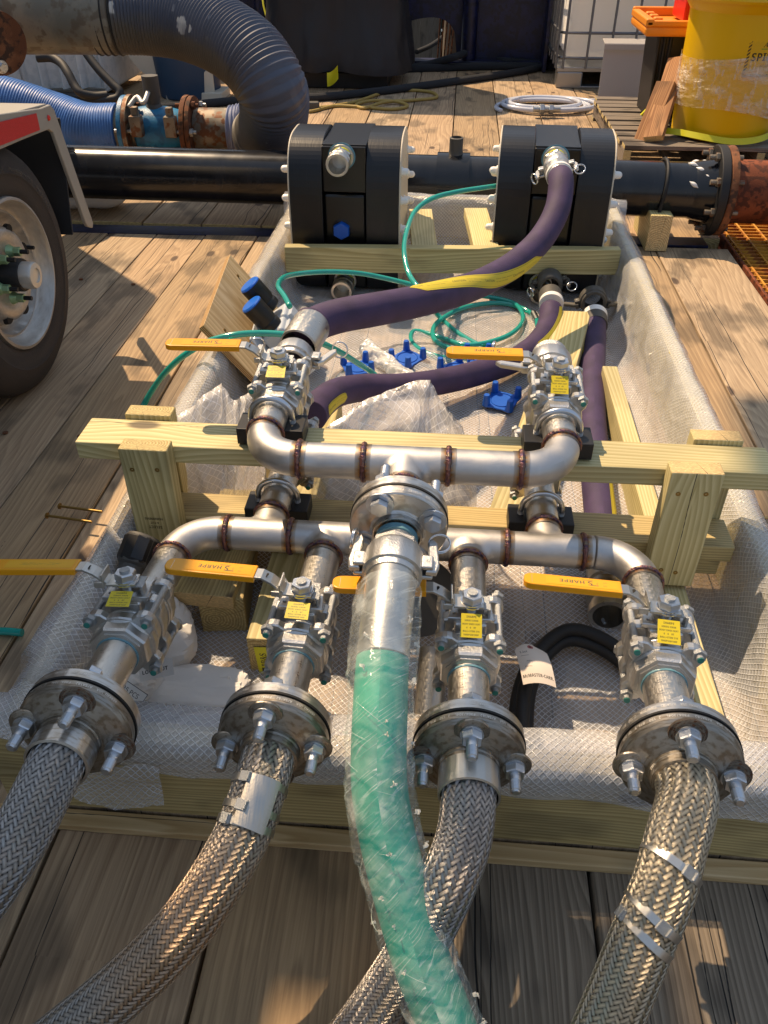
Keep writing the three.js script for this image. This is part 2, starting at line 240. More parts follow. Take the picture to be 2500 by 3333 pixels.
  M.gasket = std({ color: 0x121212, roughness: 0.7 });
  M.tape = std({ color: 0x5c8794, roughness: 0.4 });
  M.tealPaint = std({ color: 0x2f7f74, roughness: 0.5 });
  M.ptfe = std({ color: 0xd9d8d0, roughness: 0.6 });
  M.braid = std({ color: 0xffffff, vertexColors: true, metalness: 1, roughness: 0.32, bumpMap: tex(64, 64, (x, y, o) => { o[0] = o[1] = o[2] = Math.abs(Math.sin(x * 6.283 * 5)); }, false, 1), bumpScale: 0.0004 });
  M.core = std({ color: 0x201d1a, roughness: 0.8, metalness: 0.3 });
  M.hoseBlue = std({ roughness: 0.5, map: tex(512, 512, (x, y, o) => { const n = fbm(x * 6, y * 6, 4, 6, 6), w = sst(0.62, 0.7, fbm(x * 5 + 2, y * 26, 4, 5, 26)); lerp3(o, C3('#233157'), C3('#394a78'), n); const q = [...o]; lerp3(o, q, C3('#b5b7ba'), w * 0.9); }, true, [0.9, 1.2]) });
  M.hoseGrey = std({ roughness: 0.55, map: tex(512, 1024, (x, y, o) => { const n = fbm(x * 8, y * 8, 4, 8, 8), side = sst(0.30, 0.55, Math.abs(((x + 0.02) % 1) - 0.5) * 2 + (n - 0.5) * 0.5); lerp3(o, C3('#5f5a52'), C3('#4c5160'), side); const w = sst(0.60, 0.66, fbm(x * 16, y * 70 + 7, 3, 16, 70)) * sst(0.45, 0.75, side) * sst(0.5, 0.62, fbm(x * 5 + 5, y * 12, 3, 5, 12)); const q = [...o]; lerp3(o, q, C3('#c5c4c0'), w); }, true, [0.85, 2.2]) });
  M.hoseLight = std({ color: 0x3c70b8, roughness: 0.42, map: tex(256, 256, (x, y, o) => { const n = 0.75 + 0.35 * fbm(x * 7, y * 7, 4, 7, 7); o[0] = o[1] = o[2] = n; }, true, 0.6) });
  M.navy = std({ roughness: 0.42, map: rustT('#0c1230', '#141c44', '#090d20', 5), bumpMap: smear, bumpScale: 0.002 });
  M.tarp = std({ color: 0x14161d, roughness: 0.55, bumpMap: smear, bumpScale: 0.003 });
  M.rope = std({ color: 0x2b2e33, roughness: 0.9, bumpMap: tex(64, 64, (x, y, o) => { o[0] = o[1] = o[2] = Math.abs(Math.sin((x + y) * 6.283 * 2)); }, false, [0.03, 0.05]), bumpScale: 0.003 });
  M.yellowCord = std({ color: 0x9c8442, roughness: 0.6 });
  M.clearHose = std({ color: 0xd8dde8, roughness: 0.2, transmission: 0.25, thickness: 0 });
  M.ibcTank = std({ color: 0xfaf8f4, roughness: 1, transmission: 0.7, thickness: 0 });
  M.yellowDrum = std({ color: 0xe0b400, roughness: 0.36, bumpMap: smear2, bumpScale: 0.0006 });
  M.yellowStrap = std({ color: 0xc9c414, roughness: 0.5 });
  M.orange = std({ color: 0xe08a1e, roughness: 0.45 });
  M.red = std({ color: 0xd3200f, roughness: 0.4 });
  M.redTape = std({ roughness: 0.45, clearcoat: 0, map: tex(64, 64, (x, y, o) => { lerp3(o, C3('#b3141a'), C3('#c8202a'), vn(x * 32, y * 32, 32, 32)); }, true, 0.05) });
  M.sheetMetal = std({ metalness: 0.25, color: 0xa6a19c, roughness: 0.55, bumpMap: smear2, bumpScale: 0.0006 });
  M.grating = std({ map: rustT('#b5791f', '#c98e2c', '#8a4a1a', 5), roughness: 0.7 });
  M.whitePaint = std({ map: rustT('#bcc3c7', '#c6cacb', '#b2b9bd', 4), roughness: 0.5 });
  M.beigePaint = std({ color: 0xc9c2b2, roughness: 0.5 });
  M.blueBucket = std({ color: 0x1d3a56, roughness: 0.5, bumpMap: smear2, bumpScale: 0.001 });
  M.paper = std({ color: 0xdedcd8, roughness: 0.75, bumpMap: smear2, bumpScale: 0.004 });
  M.nutGreen = std({ color: 0x8fae84, roughness: 0.4, metalness: 0.5 });
  M.screw = std({ color: 0x8f7440, metalness: 0.8, roughness: 0.45 });
  // films: reinforced sheet with a net of white threads, clear wraps
  const net = (fill, line, cells, W, wob) => tex(1024, 1024, (x, y, o) => {
    const wx = (vn(x * 6, y * 6, 6, 6) - 0.5) * wob, wy = (vn(x * 6 + 40, y * 6, 6, 6) - 0.5) * wob, a = (x + y + wx) * cells, b = (x - y + wy) * cells;
    const la = Math.abs(a - Math.round(a)), lb = Math.abs(b - Math.round(b)), l = Math.max(1 - sst(0.03, 0.085, la), 1 - sst(0.03, 0.085, lb));
    o[0] = o[1] = o[2] = mix(fill * (0.8 + 0.4 * fbm(x * 5, y * 5, 4, 5, 5)), line, l * (0.75 + 0.4 * vn(x * 40, y * 40, 40, 40)));
  }, false, W);
  const crumple = tex(512, 512, (x, y, o) => { const a = Math.abs(fbm(x * 5, y * 5, 5, 5, 5) - 0.5) * 2, b = Math.abs(fbm(x * 9 + 3, y * 9, 4, 9, 9) - 0.5) * 2; o[0] = o[1] = o[2] = 0.6 * a + 0.4 * b; }, false, 0.35);
  const ripple = tex(1024, 1024, (x, y, o) => { const w = fbm(x * 4, y * 4, 4, 4, 4), wx = (vn(x * 6, y * 6, 6, 6) - 0.5) * 0.03, a = (x + y + wx) * 28, b = (x - y + wx) * 28, l = Math.max(1 - sst(0.02, 0.2, Math.abs(a - Math.round(a))), 1 - sst(0.02, 0.2, Math.abs(b - Math.round(b)))); o[0] = o[1] = o[2] = 0.35 * w + 0.14 * l + 0.16 * (1 - sst(0, 0.08, Math.abs(fbm(x * 3 + 7, y * 3, 3, 3, 3) - 0.5))) + 0.42 * Math.abs(fbm(x * 6, y * 6 + 3, 3, 6, 6) - 0.5) * 2 + 0.1 * Math.abs(fbm(x * 20, y * 20 + 3, 2, 20, 20) - 0.5) * 2; }, false, 0.36);
  M.liner = std({ color: 0xeceff4, roughness: 0.15, alphaMap: net(0.34, 1.0, 28, 0.36, 0.03), transparent: true, opacity: 1, bumpMap: ripple, bumpScale: 0.008, clearcoat: 0.5, clearcoatRoughness: 0.15, transmission: 0.25, thickness: 0, side: THREE.DoubleSide });
  M.linerWall = std({ color: 0xeceff4, roughness: 0.15, alphaMap: net(0.56, 1.0, 28, 0.36, 0.03), transparent: true, bumpMap: ripple, bumpScale: 0.01, clearcoat: 1, clearcoatRoughness: 0.07, transmission: 0.3, thickness: 0, side: THREE.DoubleSide });
  M.film = std({ color: 0xf6f6f8, roughness: 0.2, alphaMap: net(0.5, 1.0, 20, 0.36, 0.03), transparent: true, bumpMap: crumple, bumpScale: 0.006, clearcoat: 0.4, clearcoatRoughness: 0.1, transmission: 0.3, thickness: 0, side: THREE.DoubleSide });
  M.wrap = std({ color: 0xe4ece8, roughness: 0.16, alphaMap: tex(1024, 1024, (x, y, o) => { const p = y * 0.86 - x * 0.5, q = x * 0.86 + y * 0.5, a = (1 - sst(0.0, 0.07, Math.abs(vn(p * 56 + 60, q * 2.6 + 3) - 0.5))) * sst(0.3, 0.7, vn(p * 20 + 7, q * 4)), a2 = (1 - sst(0.0, 0.06, Math.abs(vn(p * 95 + 99, q * 4 + 5) - 0.5))) * sst(0.35, 0.7, vn(p * 30 + 3, q * 5 + 9)), b = sst(0.4, 0.85, fbm(x * 6 + 5, y * 6, 4, 6, 6)), c = sst(0.4, 0.7, fbm(x * 3, y * 3 + 7, 3, 3, 3)); o[0] = o[1] = o[2] = clamp(0.12 + 0.5 * a * (0.3 + 0.7 * c) + 0.42 * a2 * (0.4 + 0.6 * (1 - c)) + 0.3 * b); }, false, 0.25), transparent: true, bumpMap: crumple, bumpScale: 0.008, clearcoat: 0.5, clearcoatRoughness: 0.1, side: THREE.DoubleSide });
  M.wrapStrand = std({ color: 0xdcebe4, roughness: 0.2, transparent: true, opacity: 0.38, clearcoat: 1, clearcoatRoughness: 0.1 });
  M.drumWrap = std({ color: 0xece4d6, roughness: 0.2, alphaMap: tex(512, 512, (x, y, o) => { o[0] = o[1] = o[2] = clamp(0.12 + 0.4 * sst(0.42, 0.8, fbm(x * 5, y * 5, 5, 5, 5)) + 0.25 * sst(0.55, 0.7, fbm(x * 30, y * 6, 3, 30, 6))); }, false, 0.6), transparent: true, bumpMap: crumple, bumpScale: 0.02, side: THREE.DoubleSide });
  M.greenHose = std({ roughness: 0.4, map: tex(256, 256, (x, y, o) => { lerp3(o, C3('#0f8672'), C3('#26a98c'), fbm(x * 5, y * 5, 4, 5, 5)); }, true, 0.3) });
  M.bagRoll = std({ color: 0xf2f2ee, roughness: 0.12, transparent: true, opacity: 0.55, bumpMap: crumple, bumpScale: 0.02, clearcoat: 1, clearcoatRoughness: 0.08 });
  M.water = std({ color: 0x23372c, roughness: 0.12, bumpMap: crumple, bumpScale: 0.05 });
  // printed things
  M.yellowGrip = std({ color: 0xe39a08, roughness: 0.32, bumpMap: smear2, bumpScale: 0.0003 });
  M.gripPrint = std({ roughness: 0.32, map: canv(768, 160, (c, w, h) => {
    c.fillStyle = '#e6a00c'; c.fillRect(0, 0, w, h); c.save(); c.translate(w, h); c.rotate(Math.PI); c.fillStyle = '#5d5a38';
    c.font = 'bold 118px sans-serif'; c.fillText('S', 262, 124); c.font = 'bold 88px sans-serif'; c.fillText('HARPE', 346, 120, 300);
    c.fillRect(206, 36, 90, 15); c.fillRect(262, 134, 120, 10);
    c.font = '27px sans-serif'; c.fillText('ON', 118, 62); c.fillText('OFF', 110, 128); c.lineWidth = 5; c.strokeStyle = '#5d5a38'; c.beginPath(); c.arc(196, 84, 26, -0.9, 0.9); c.stroke(); c.restore();
  }) });
  M.gripWorn = std({ roughness: 0.4, map: canv(768, 160, (c, w, h) => { c.fillStyle = '#e0a616'; c.fillRect(0, 0, w, h); let q = 5; const r = () => { q = (q * 1664525 + 1013904223) >>> 0; return q / 4294967296; }; c.strokeStyle = '#8a7a3a'; for (let i = 0; i < 60; i++) { c.lineWidth = 1 + r() * 4; c.globalAlpha = 0.25 + 0.4 * r(); c.beginPath(); const x = 150 + r() * 420, y = 50 + r() * 60; c.moveTo(x, y); c.lineTo(x + 20 + r() * 60, y - 10 + r() * 20); c.stroke(); } }) });
  M.tagPlate = std({ roughness: 0.4, map: canv(256, 256, (c, w, h) => { c.fillStyle = '#c6b314'; c.fillRect(0, 0, w, h); c.fillStyle = '#3c3a18'; c.font = 'bold 30px sans-serif'; c.textAlign = 'center'; ['SHARPE', 'SERIES 53036', 'BODY ENDS SEAT', '6    6    RT', 'BALL+STEM 316', '1000PSI@100F'].forEach((t, i) => { c.font = `bold ${i === 0 ? 34 : 27}px sans-serif`; c.fillText(t, w / 2, 46 + i * 38, w - 16); }); }) });
  M.spillLabel = std({ roughness: 0.4, map: canv(512, 384, (c, w, h) => { c.fillStyle = '#d9ae08'; c.fillRect(0, 0, w, h); c.fillStyle = '#2a2205'; for (let i = -2; i < 30; i++) { c.beginPath(); c.moveTo(i * 36, 0); c.lineTo(i * 36 + 18, 0); c.lineTo(i * 36 - 8, 26); c.lineTo(i * 36 - 26, 26); c.fill(); c.beginPath(); c.moveTo(i * 36, h - 26); c.lineTo(i * 36 + 18, h - 26); c.lineTo(i * 36 - 8, h); c.lineTo(i * 36 - 26, h); c.fill(); c.beginPath(); c.moveTo(0, i * 36 + 26); c.lineTo(26, i * 36); c.lineTo(26, i * 36 + 18); c.lineTo(0, i * 36 + 44); c.fill(); } c.font = 'italic bold 62px serif'; c.fillText('AWF PRO', 140, 104); c.lineWidth = 4; c.strokeStyle = '#5a8a2a'; c.strokeRect(130, 118, 250, 6); c.font = 'bold 104px sans-serif'; c.fillText('SPILL KIT', 44, 232, 440); c.font = '26px sans-serif'; c.fillText('ABSORBENTS', 150, 290); }) });
  M.lumberTag = std({ roughness: 0.6, map: canv(128, 256, (c, w, h) => { c.fillStyle = '#d3d22a'; c.fillRect(0, 0, w, h); c.save(); c.translate(0, h); c.rotate(-Math.PI / 2); c.fillStyle = '#222'; c.fillRect(16, 22, 44, 50); c.fillStyle = '#d3d22a'; c.beginPath(); c.arc(38, 47, 16, 0, 7); c.fill(); c.fillStyle = '#222'; c.beginPath(); c.arc(38, 47, 9, 0, 7); c.fill(); c.font = 'bold 52px serif'; c.fillText('BB&S', 70, 62, 130); c.fillRect(16, 82, 190, 3); c.font = '10px sans-serif'; for (let i = 0; i < 3; i++) c.fillText('TREATED LUMBER  ABOVE GROUND CONTACT', 18, 98 + i * 11, 200); c.restore(); }) });
  M.pcsLabel = std({ color: 0xffffff, roughness: 0.6, map: canv(256, 128, (c, w, h) => { c.fillStyle = '#e9e9e6'; c.fillRect(0, 0, w, h); c.strokeStyle = '#333'; c.lineWidth = 5; c.strokeRect(4, 4, w - 8, h - 8); c.fillStyle = '#1c1c1c'; c.font = '54px sans-serif'; c.fillText('25 PCS', 34, 82); }) });
  M.nutLabel = std({ roughness: 0.6, map: canv(256, 128, (c, w, h) => { c.fillStyle = '#dad8d4'; c.fillRect(0, 0, w, h); c.fillStyle = '#1c1c1c'; c.font = 'bold 40px sans-serif'; c.fillText('LOCK NUT', 20, 80); }) });
  M.cardTag = std({ roughness: 0.7, side: THREE.DoubleSide, map: canv(256, 384, (c, w, h) => { c.fillStyle = '#d9cfc4'; c.fillRect(0, 0, w, h); c.fillStyle = '#a05a5a'; c.beginPath(); c.arc(128, 46, 26, 0, 7); c.fill(); c.fillStyle = '#2b0f0f'; c.beginPath(); c.arc(128, 46, 10, 0, 7); c.fill(); c.fillStyle = '#222'; c.font = '34px serif'; c.fillText('List', 30, 120); c.fillRect(30, 150, 60, 3); c.font = '15px sans-serif'; c.fillText('Phone', 60, 215); c.fillText('Address', 40, 260); c.font = 'bold 34px sans-serif'; c.fillText('McMASTER-CARR.', 8, 340, 240); }) });
  M.stamp = (lines) => std({ transparent: true, roughness: 0.8, color: 0x2a2418, alphaMap: canv(256, 128, (c, w, h) => { c.fillStyle = '#000'; c.fillRect(0, 0, w, h); c.save(); c.translate(w, h); c.rotate(Math.PI); c.fillStyle = '#bbb'; c.textAlign = 'center'; lines.forEach((t, i) => { c.font = `bold ${i ? 26 : 34}px sans-serif`; c.fillText(t, w / 2, 38 + i * 36, w - 20); }); c.restore(); }, false) });
  M.rimText = std({ transparent: true, color: 0xe6e2da, roughness: 0.5, metalness: 0.6, alphaMap: canv(1024, 64, (c, w, h) => { c.fillStyle = '#000'; c.fillRect(0, 0, w, h); c.fillStyle = '#ccc'; c.font = 'bold 40px monospace'; c.fillText('KERKAU USA  A/SA182  F304/304L  2 150  B16.5  QH 208', 6, 46, w - 12); }, false) });
  M.tyreText = std({ transparent: true, color: 0x4a443c, roughness: 0.7, alphaMap: canv(1024, 64, (c, w, h) => { c.fillStyle = '#000'; c.fillRect(0, 0, w, h); c.fillStyle = '#999'; c.font = 'bold 44px sans-serif'; c.fillText('LOADSTAR   ST205/75R15   TUBELESS   RADIAL', 6, 48, w - 12); }, false) });
  M.pipeText = std({ transparent: true, color: 0x4a443c, roughness: 0.7, alphaMap: canv(1024, 64, (c, w, h) => { c.fillStyle = '#000'; c.fillRect(0, 0, w, h); c.fillStyle = '#666'; c.font = 'bold 46px monospace'; c.fillText('X52/B PSL1/A53B/SA53B NEW HEAT NO', 6, 48, w - 12); }, false) });
}

// ---------- lumber ----------
let lumN = 0;
function lumberGeo(w, h, d, axis, r = 0.003, off = null) {
  const g = rbox(w, h, d, r), ng = g.index ? g.toNonIndexed() : g; const groups = g.groups.length ? g.groups : null;
  if (groups && g.index) { ng.clearGroups(); for (const q of groups) ng.addGroup(q.start, q.count, q.materialIndex); }
  const p = ng.attributes.position, n = ng.attributes.normal, uv = ng.attributes.uv, D = [w, h, d], ou = off ? off[0] : rr(0.03, 0.2), ov = off ? off[1] : rr(0, 2.4);
  ng.clearGroups(); const mats = [];
  for (let i = 0; i < p.count; i += 3) {
    let nx = 0, ny = 0, nz = 0; for (let k = 0; k < 3; k++) { nx += n.getX(i + k); ny += n.getY(i + k); nz += n.getZ(i + k); }
    const a = [Math.abs(nx), Math.abs(ny), Math.abs(nz)], f = a[0] >= a[1] && a[0] >= a[2] ? 0 : a[1] >= a[2] ? 1 : 2, o = [0, 1, 2].filter((k) => k !== f);
    for (let k = 0; k < 3; k++) {
      const q = [p.getX(i + k), p.getY(i + k), p.getZ(i + k)];
      if (f === axis) uv.setXY(i + k, q[o[0]] / D[o[0]] + 0.5, q[o[1]] / D[o[1]] + 0.5);
      else { const c = o.find((k2) => k2 !== axis); uv.setXY(i + k, clamp(ou + q[c] + (f === 0 ? 0.02 : 0), 0.002, 0.355), ov + q[axis]); }
    }
    mats.push(f === axis ? 1 : 0);
  }
  let s = 0; for (let i = 1; i <= mats.length; i++) if (i === mats.length || mats[i] !== mats[s]) { ng.addGroup(s * 3, (i - s) * 3, mats[s]); s = i; }
  return ng;
}
function lumber(name, [w, h, d], axis, [x, y, z], parent = scene, mat = null, end = null, rot = null) {
  const k = lumN++, m = obj(name, lumberGeo(w, h, d, axis), [mat ?? M.pine[k % 3], end ?? M.end[k % 2]], parent);
  m.position.set(x, y, z); if (rot) m.rotation.set(...rot); return m;
}

// ---------- ground: timber deck over water ----------
const deck = thing('deck'); struct(deck);
{
  const front = [-3.2, -2.92, -2.62, -2.33, -2.05, -1.77, -1.495, -1.28, -1.065, -0.836, -0.583, -0.3, -0.02, 0.26, 0.555, 0.85, 1.157];
  const rear = [-4.2, -3.9, -3.62, -3.34, -3.06, -2.78, -2.5, -2.22, -1.93, -1.64, -1.395, -1.122, -0.852, -0.585, -0.308, -0.024, 0.258, 0.545, 0.85, 1.157];
  const plank = (x0, x1, z0, z1, mat, y = 0) => {
    const g = 0.004 + rnd() * 0.003, m = obj('plank', lumberGeo(x1 - x0 - g, 0.07, z1 - z0, 2, 0.004), [mat, M.end[1]], deck);
    m.position.set((x0 + x1) / 2, -0.035 + y + rr(-0.0015, 0.0015), (z0 + z1) / 2);
  };
  for (let i = 0; i < front.length - 1; i++) {
    const old = front[i] > -0.03 && front[i] < 0.6;
    if (old) { plank(front[i], front[i + 1], -1.6, 0.9, M.oldDeck); plank(front[i], front[i + 1], -3.46, -1.606, M.deck[i % 3]); }
    else plank(front[i], front[i + 1], -3.46, 0.9, M.deck[(i * 2 + 1) % 3]);
  }
  for (let i = 0; i < rear.length - 1; i++) plank(rear[i], rear[i + 1], -7.72, -3.585, M.deck[(i * 5 + 2) % 3]);
  for (let i = 0; i < 9; i++) plank(1.157 + 0.285 * i + (i ? 0 : 0.01), 1.157 + 0.285 * (i + 1), -7.72, -4.62, M.deck[(i * 7 + 1) % 3]);
  // small dark spike heads
  const sp = []; for (let i = 0; i < front.length - 1; i++) for (const z of [-1.85, -2.9]) if (rnd() > 0.3) sp.push(cyl(0.008, 0.003, 8).translate(front[i] + 0.06 + rnd() * 0.03, 0.0005, z + rr(-0.05, 0.05)));
  obj('spike_heads', sp, M.rust, deck).userData.kind = 'stuff';
}
const strip = obj('steel_strip', [bx(4.4, 0.012, 0.105, -1.05, -0.004, -3.515, 0.002)].map((g) => tri(g)), std({ map: M.navy.map, roughness: 0.5, metalness: 0.4, bumpMap: M.navy.bumpMap, bumpScale: 0.002 })); strip.rotation.y = 0.02; struct(strip);
const subdeck = obj('deck_beams', tri(new THREE.BoxGeometry(9, 0.3, 9.4).translate(0, -0.26, -3.1)), M.pallet); struct(subdeck);
const water = obj('water', new THREE.PlaneGeometry(400, 400).rotateX(-Math.PI / 2).translate(0, -1.2, -60), M.water); water.geometry.attributes.uv.array.forEach((v, i, a) => { a[i] = v * 400; }); struct(water);

// ---------- grating at the deck edge ----------
{
  const g = thing('deck_grating', 'yellow rusted bar grating sunk beside the timber deck under the pipe flange', 'grating');
  obj('frame', [tri(bx(0.012, 0.05, 1.95, 1.172, -0.02, -3.6)), tri(bx(0.9, 0.05, 0.012, 1.63, -0.02, -2.62))], M.rustOrange, g);
  for (let i = 0; i < 11; i++) obj('bearing_bar', tri(bx(0.008, 0.045, 1.93, 1.2 + i * 0.075, -0.024, -3.6, 0.001)), M.grating, g);
  for (let i = 0; i < 48; i++) obj('cross_bar', tri(bx(0.86, 0.04, 0.006, 1.61, -0.0235, -2.66 - i * 0.04, 0.001)), M.grating, g);
  obj('tray', tri(new THREE.BoxGeometry(0.9, 0.02, 1.96).translate(1.63, -0.12, -3.6)), M.rust, g);
  settle(g);
}

// ---------- bulwark ----------
{
  const g = thing('bulwark', 'dark blue painted steel bulwark with posts behind the covered heap', 'bulwark');
  const zz = -7.78;
  const s = new THREE.Shape(); s.moveTo(-5.2, 0.02); s.lineTo(4.2, 0.02); s.lineTo(4.2, 1.5); s.lineTo(-5.2, 1.5); s.closePath();
  const hole = new THREE.Path(); hole.moveTo(-0.42, 0.04); hole.lineTo(-0.42, 0.32); hole.bezierCurveTo(-0.25, 0.36, -0.12, 0.36, -0.06, 0.24); hole.lineTo(-0.03, 0.04); hole.closePath(); s.holes.push(hole);
  obj('plate', tri(new THREE.ExtrudeGeometry(s, { depth: 0.02, bevelEnabled: false, curveSegments: 10 }).translate(0, 0, zz - 0.02)), M.navy, g);
  for (const x of [-3.4, -1.65, 0.06, 1.95, 3.3]) obj('post', tri(aim(cyl(0.065, 1.5, 14), [x, 0.01, zz + 0.08], [x, 2, zz + 0.08])), M.navy, g);
  for (const [x, w] of [[0.66, 0.09], [-2.5, 0.1], [1.3, 0.05]]) { const q = obj('bracket', tri(extr([[0, 0], [w * 3.2, 0], [w * 0.7, 1.4], [0, 1.4]], 0.03, 0.003)), M.navy, g); q.rotation.y = Math.PI / 2; q.position.set(x, 0.012, zz + 0.34); }
  obj('base_rail', tri(bx(9.2, 0.05, 0.16, -0.5, 0.027, zz + 0.09)), M.navy, g);
  settle(g);
  const p = thing('wooden_piling', 'weathered wooden piling standing in the water behind the bulwark opening', 'piling');
  obj('trunk', jitter(cyl(0.13, 2.6, 14).translate(-0.05, -1.3, -8.9), 0.03, 5), M.pallet, p); obj('fibres', [0, 1, 2, 3, 4].map((i) => tri(rod([-0.22 + i * 0.03, -0.15, -8.7], [-0.2 + i * 0.035, 0.4, -8.72], 0.008, 6))), M.rust, p); settle(p);
}
{ // timber pier wall across the water, seen through the opening
  const g = thing('pier_wall', 'dark mossy timber pier wall across the water beyond the bulwark opening', 'pier');
  for (let i = 0; i < 9; i++) obj('pile', jitter(cyl(0.16 + 0.03 * rnd(), 4.4, 12).translate(-2.6 + i * 0.55, -2.9, -10.6 - rnd() * 0.2), 0.03, 4), M.pallet, g);
  for (let i = 0; i < 12; i++) obj('plank', tri(bx(6, 0.3, 0.08, -0.4, -2.6 + i * 0.33, -10.9, 0.01)), M.mossy ?? (M.mossy = std({ color: 0x2a3322, roughness: 0.9, bumpMap: M.navy.bumpMap, bumpScale: 0.01 })), g); settle(g);
}

// ---------- spill berm: board frame under a net-reinforced sheet ----------
{
  const g = thing('berm_frame', 'square frame of pale boards on plywood under the clear spill sheet', 'wooden frame');
  lumber('board', [1.32, 0.184, 0.038], 0, [-0.01, 0.112, -0.722], g, M.pine[2]);
  lumber('board', [1.3, 0.184, 0.038], 0, [0, 0.11, -3.385], g);
  lumber('board', [0.038, 0.18, 2.62], 2, [-0.628, 0.108, -2.052], g);
  lumber('board', [0.038, 0.18, 2.62], 2, [0.625, 0.108, -2.052], g);
  const b = obj('base_panel', [tri(new THREE.BoxGeometry(1.36, 0.018, 2.7).translate(0, 0.0095, -2.055))], M.deck[1], g);
  settle(g);
  const lip = thing('base_strip', 'thin plywood lip lying along the foot of the front sill board', 'plywood strip');
  obj('panel', lumberGeo(1.5, 0.018, 0.03, 0), [M.ply, M.plyEdge], lip).position.set(0.02, 0.0092, -0.686); settle(lip);

  const t = thing('spill_sheet', 'clear sheet with white net threads lining the board frame around the pumps', 'spill liner');
  const xp = [[-0.69, 0.03], [-0.678, 0.1], [-0.664, 0.172], [-0.652, 0.2], [-0.63, 0.21], [-0.607, 0.203], [-0.596, 0.18], [-0.582, 0.12], [-0.562, 0.05], [-0.53, 0.024]];
  const zp = [[-0.694, 0.135], [-0.694, 0.16], [-0.694, 0.19], [-0.702, 0.207], [-0.742, 0.212], [-0.775, 0.206], [-0.795, 0.18], [-0.81, 0.11], [-0.828, 0.045], [-0.855, 0.024]];
  const xs = [...xp.map((q) => [q[0], q[1]]), ...Array.from({ length: 47 }, (_, i) => [-0.505 + i * 0.022, 0.022]), ...xp.slice().reverse().map((q) => [-q[0], q[1]])];
  const zs = [...zp.map((q) => [q[0], q[1]]), ...Array.from({ length: 106 }, (_, i) => [-0.88 - i * 0.0228, 0.022]), [-3.31, 0.024], [-3.33, 0.06], [-3.345, 0.17], [-3.36, 0.205], [-3.385, 0.21], [-3.41, 0.2], [-3.416, 0.15], [-3.42, 0.04]];
  let su = [0], sv = [0];
  for (let i = 1; i < xs.length; i++) su.push(su[i - 1] + Math.hypot(xs[i][0] - xs[i - 1][0], xs[i][1] - xs[i - 1][1]));
  for (let i = 1; i < zs.length; i++) sv.push(sv[i - 1] + Math.hypot(zs[i][0] - zs[i - 1][0], zs[i][1] - zs[i - 1][1]));
  const geo = sheet(xs.length - 1, zs.length - 1, (u, v) => {
    const i = Math.round(u * (xs.length - 1)), j = Math.round(v * (zs.length - 1)); let [x, hx] = xs[i], [z, hz] = zs[j]; const e = Math.min(i, xs.length - 1 - i), fr = j < 10;
    let y = Math.max(hx, hz);
    const n1 = fbm(x * 7 + 3, z * 7, 4) - 0.5, n2 = fbm(x * 7 + 50, z * 7 + 9, 4) - 0.5, n3 = fbm(x * 16 + 5, z * 3 + 90, 3) - 0.5, n4 = Math.abs(fbm(x * 11, z * 11 + 40, 4) - 0.5);
    if (e > 9 && !fr) y += 0.016 * (n1 + 0.5) * 0.9 + n4 * 0.03 - 0.004; else { y += 0.012 * n1 + 0.004 * n4; x += 0.016 * n2 * (e < 10 ? 1 : 0) + (e > 5 && e < 10 ? Math.sign(x) * -0.02 * Math.max(0, fbm(z * 9, y * 6 + 4, 3) - 0.42) * 2 : 0); }
    if (fr) { z += 0.008 * n3 + (j < 3 ? 0.0035 : 0); if (j === 0) y += 0.05 * (fbm(x * 6 + 11, 3, 4) - 0.5) + 0.014; }
    if (!fr && e < 6 && z > -1.1) x += Math.sign(x) * 0.05 * sst(-1.1, -0.8, z) * (5 - e) / 5;
    return [x, y, z, su[i], sv[j]];
  });
  { const n = xs.length, ix = geo.index.array, fl = [], wl = []; for (let k = 0; k < ix.length; k += 3) { const i = ix[k] % n, j = Math.floor(ix[k] / n), w = i < 9 || i >= n - 10 || j < 9 || zs[j][0] < -3.31; (w ? wl : fl).push(ix[k], ix[k + 1], ix[k + 2]); }
    const g2 = geo.clone(); geo.setIndex(fl); g2.setIndex(wl); obj('floor_sheet', geo, M.liner, t); obj('wall_sheet', g2, M.linerWall, t); }
  // torn flap hanging below the front lip and folds at the corner
  obj('flap', sheet(14, 10, (u, v) => [-0.53 + u * 0.14, 0.17 - v * 0.1 * (1 - 0.5 * Math.abs(u - 0.45)) + 0.006 * vn(u * 5, v * 4), -0.688 + 0.012 * fbm(u * 4, v * 4 + 3, 3) + v * 0.012, u * 0.14, v * 0.1]), M.liner, t);
  settle(t);
}
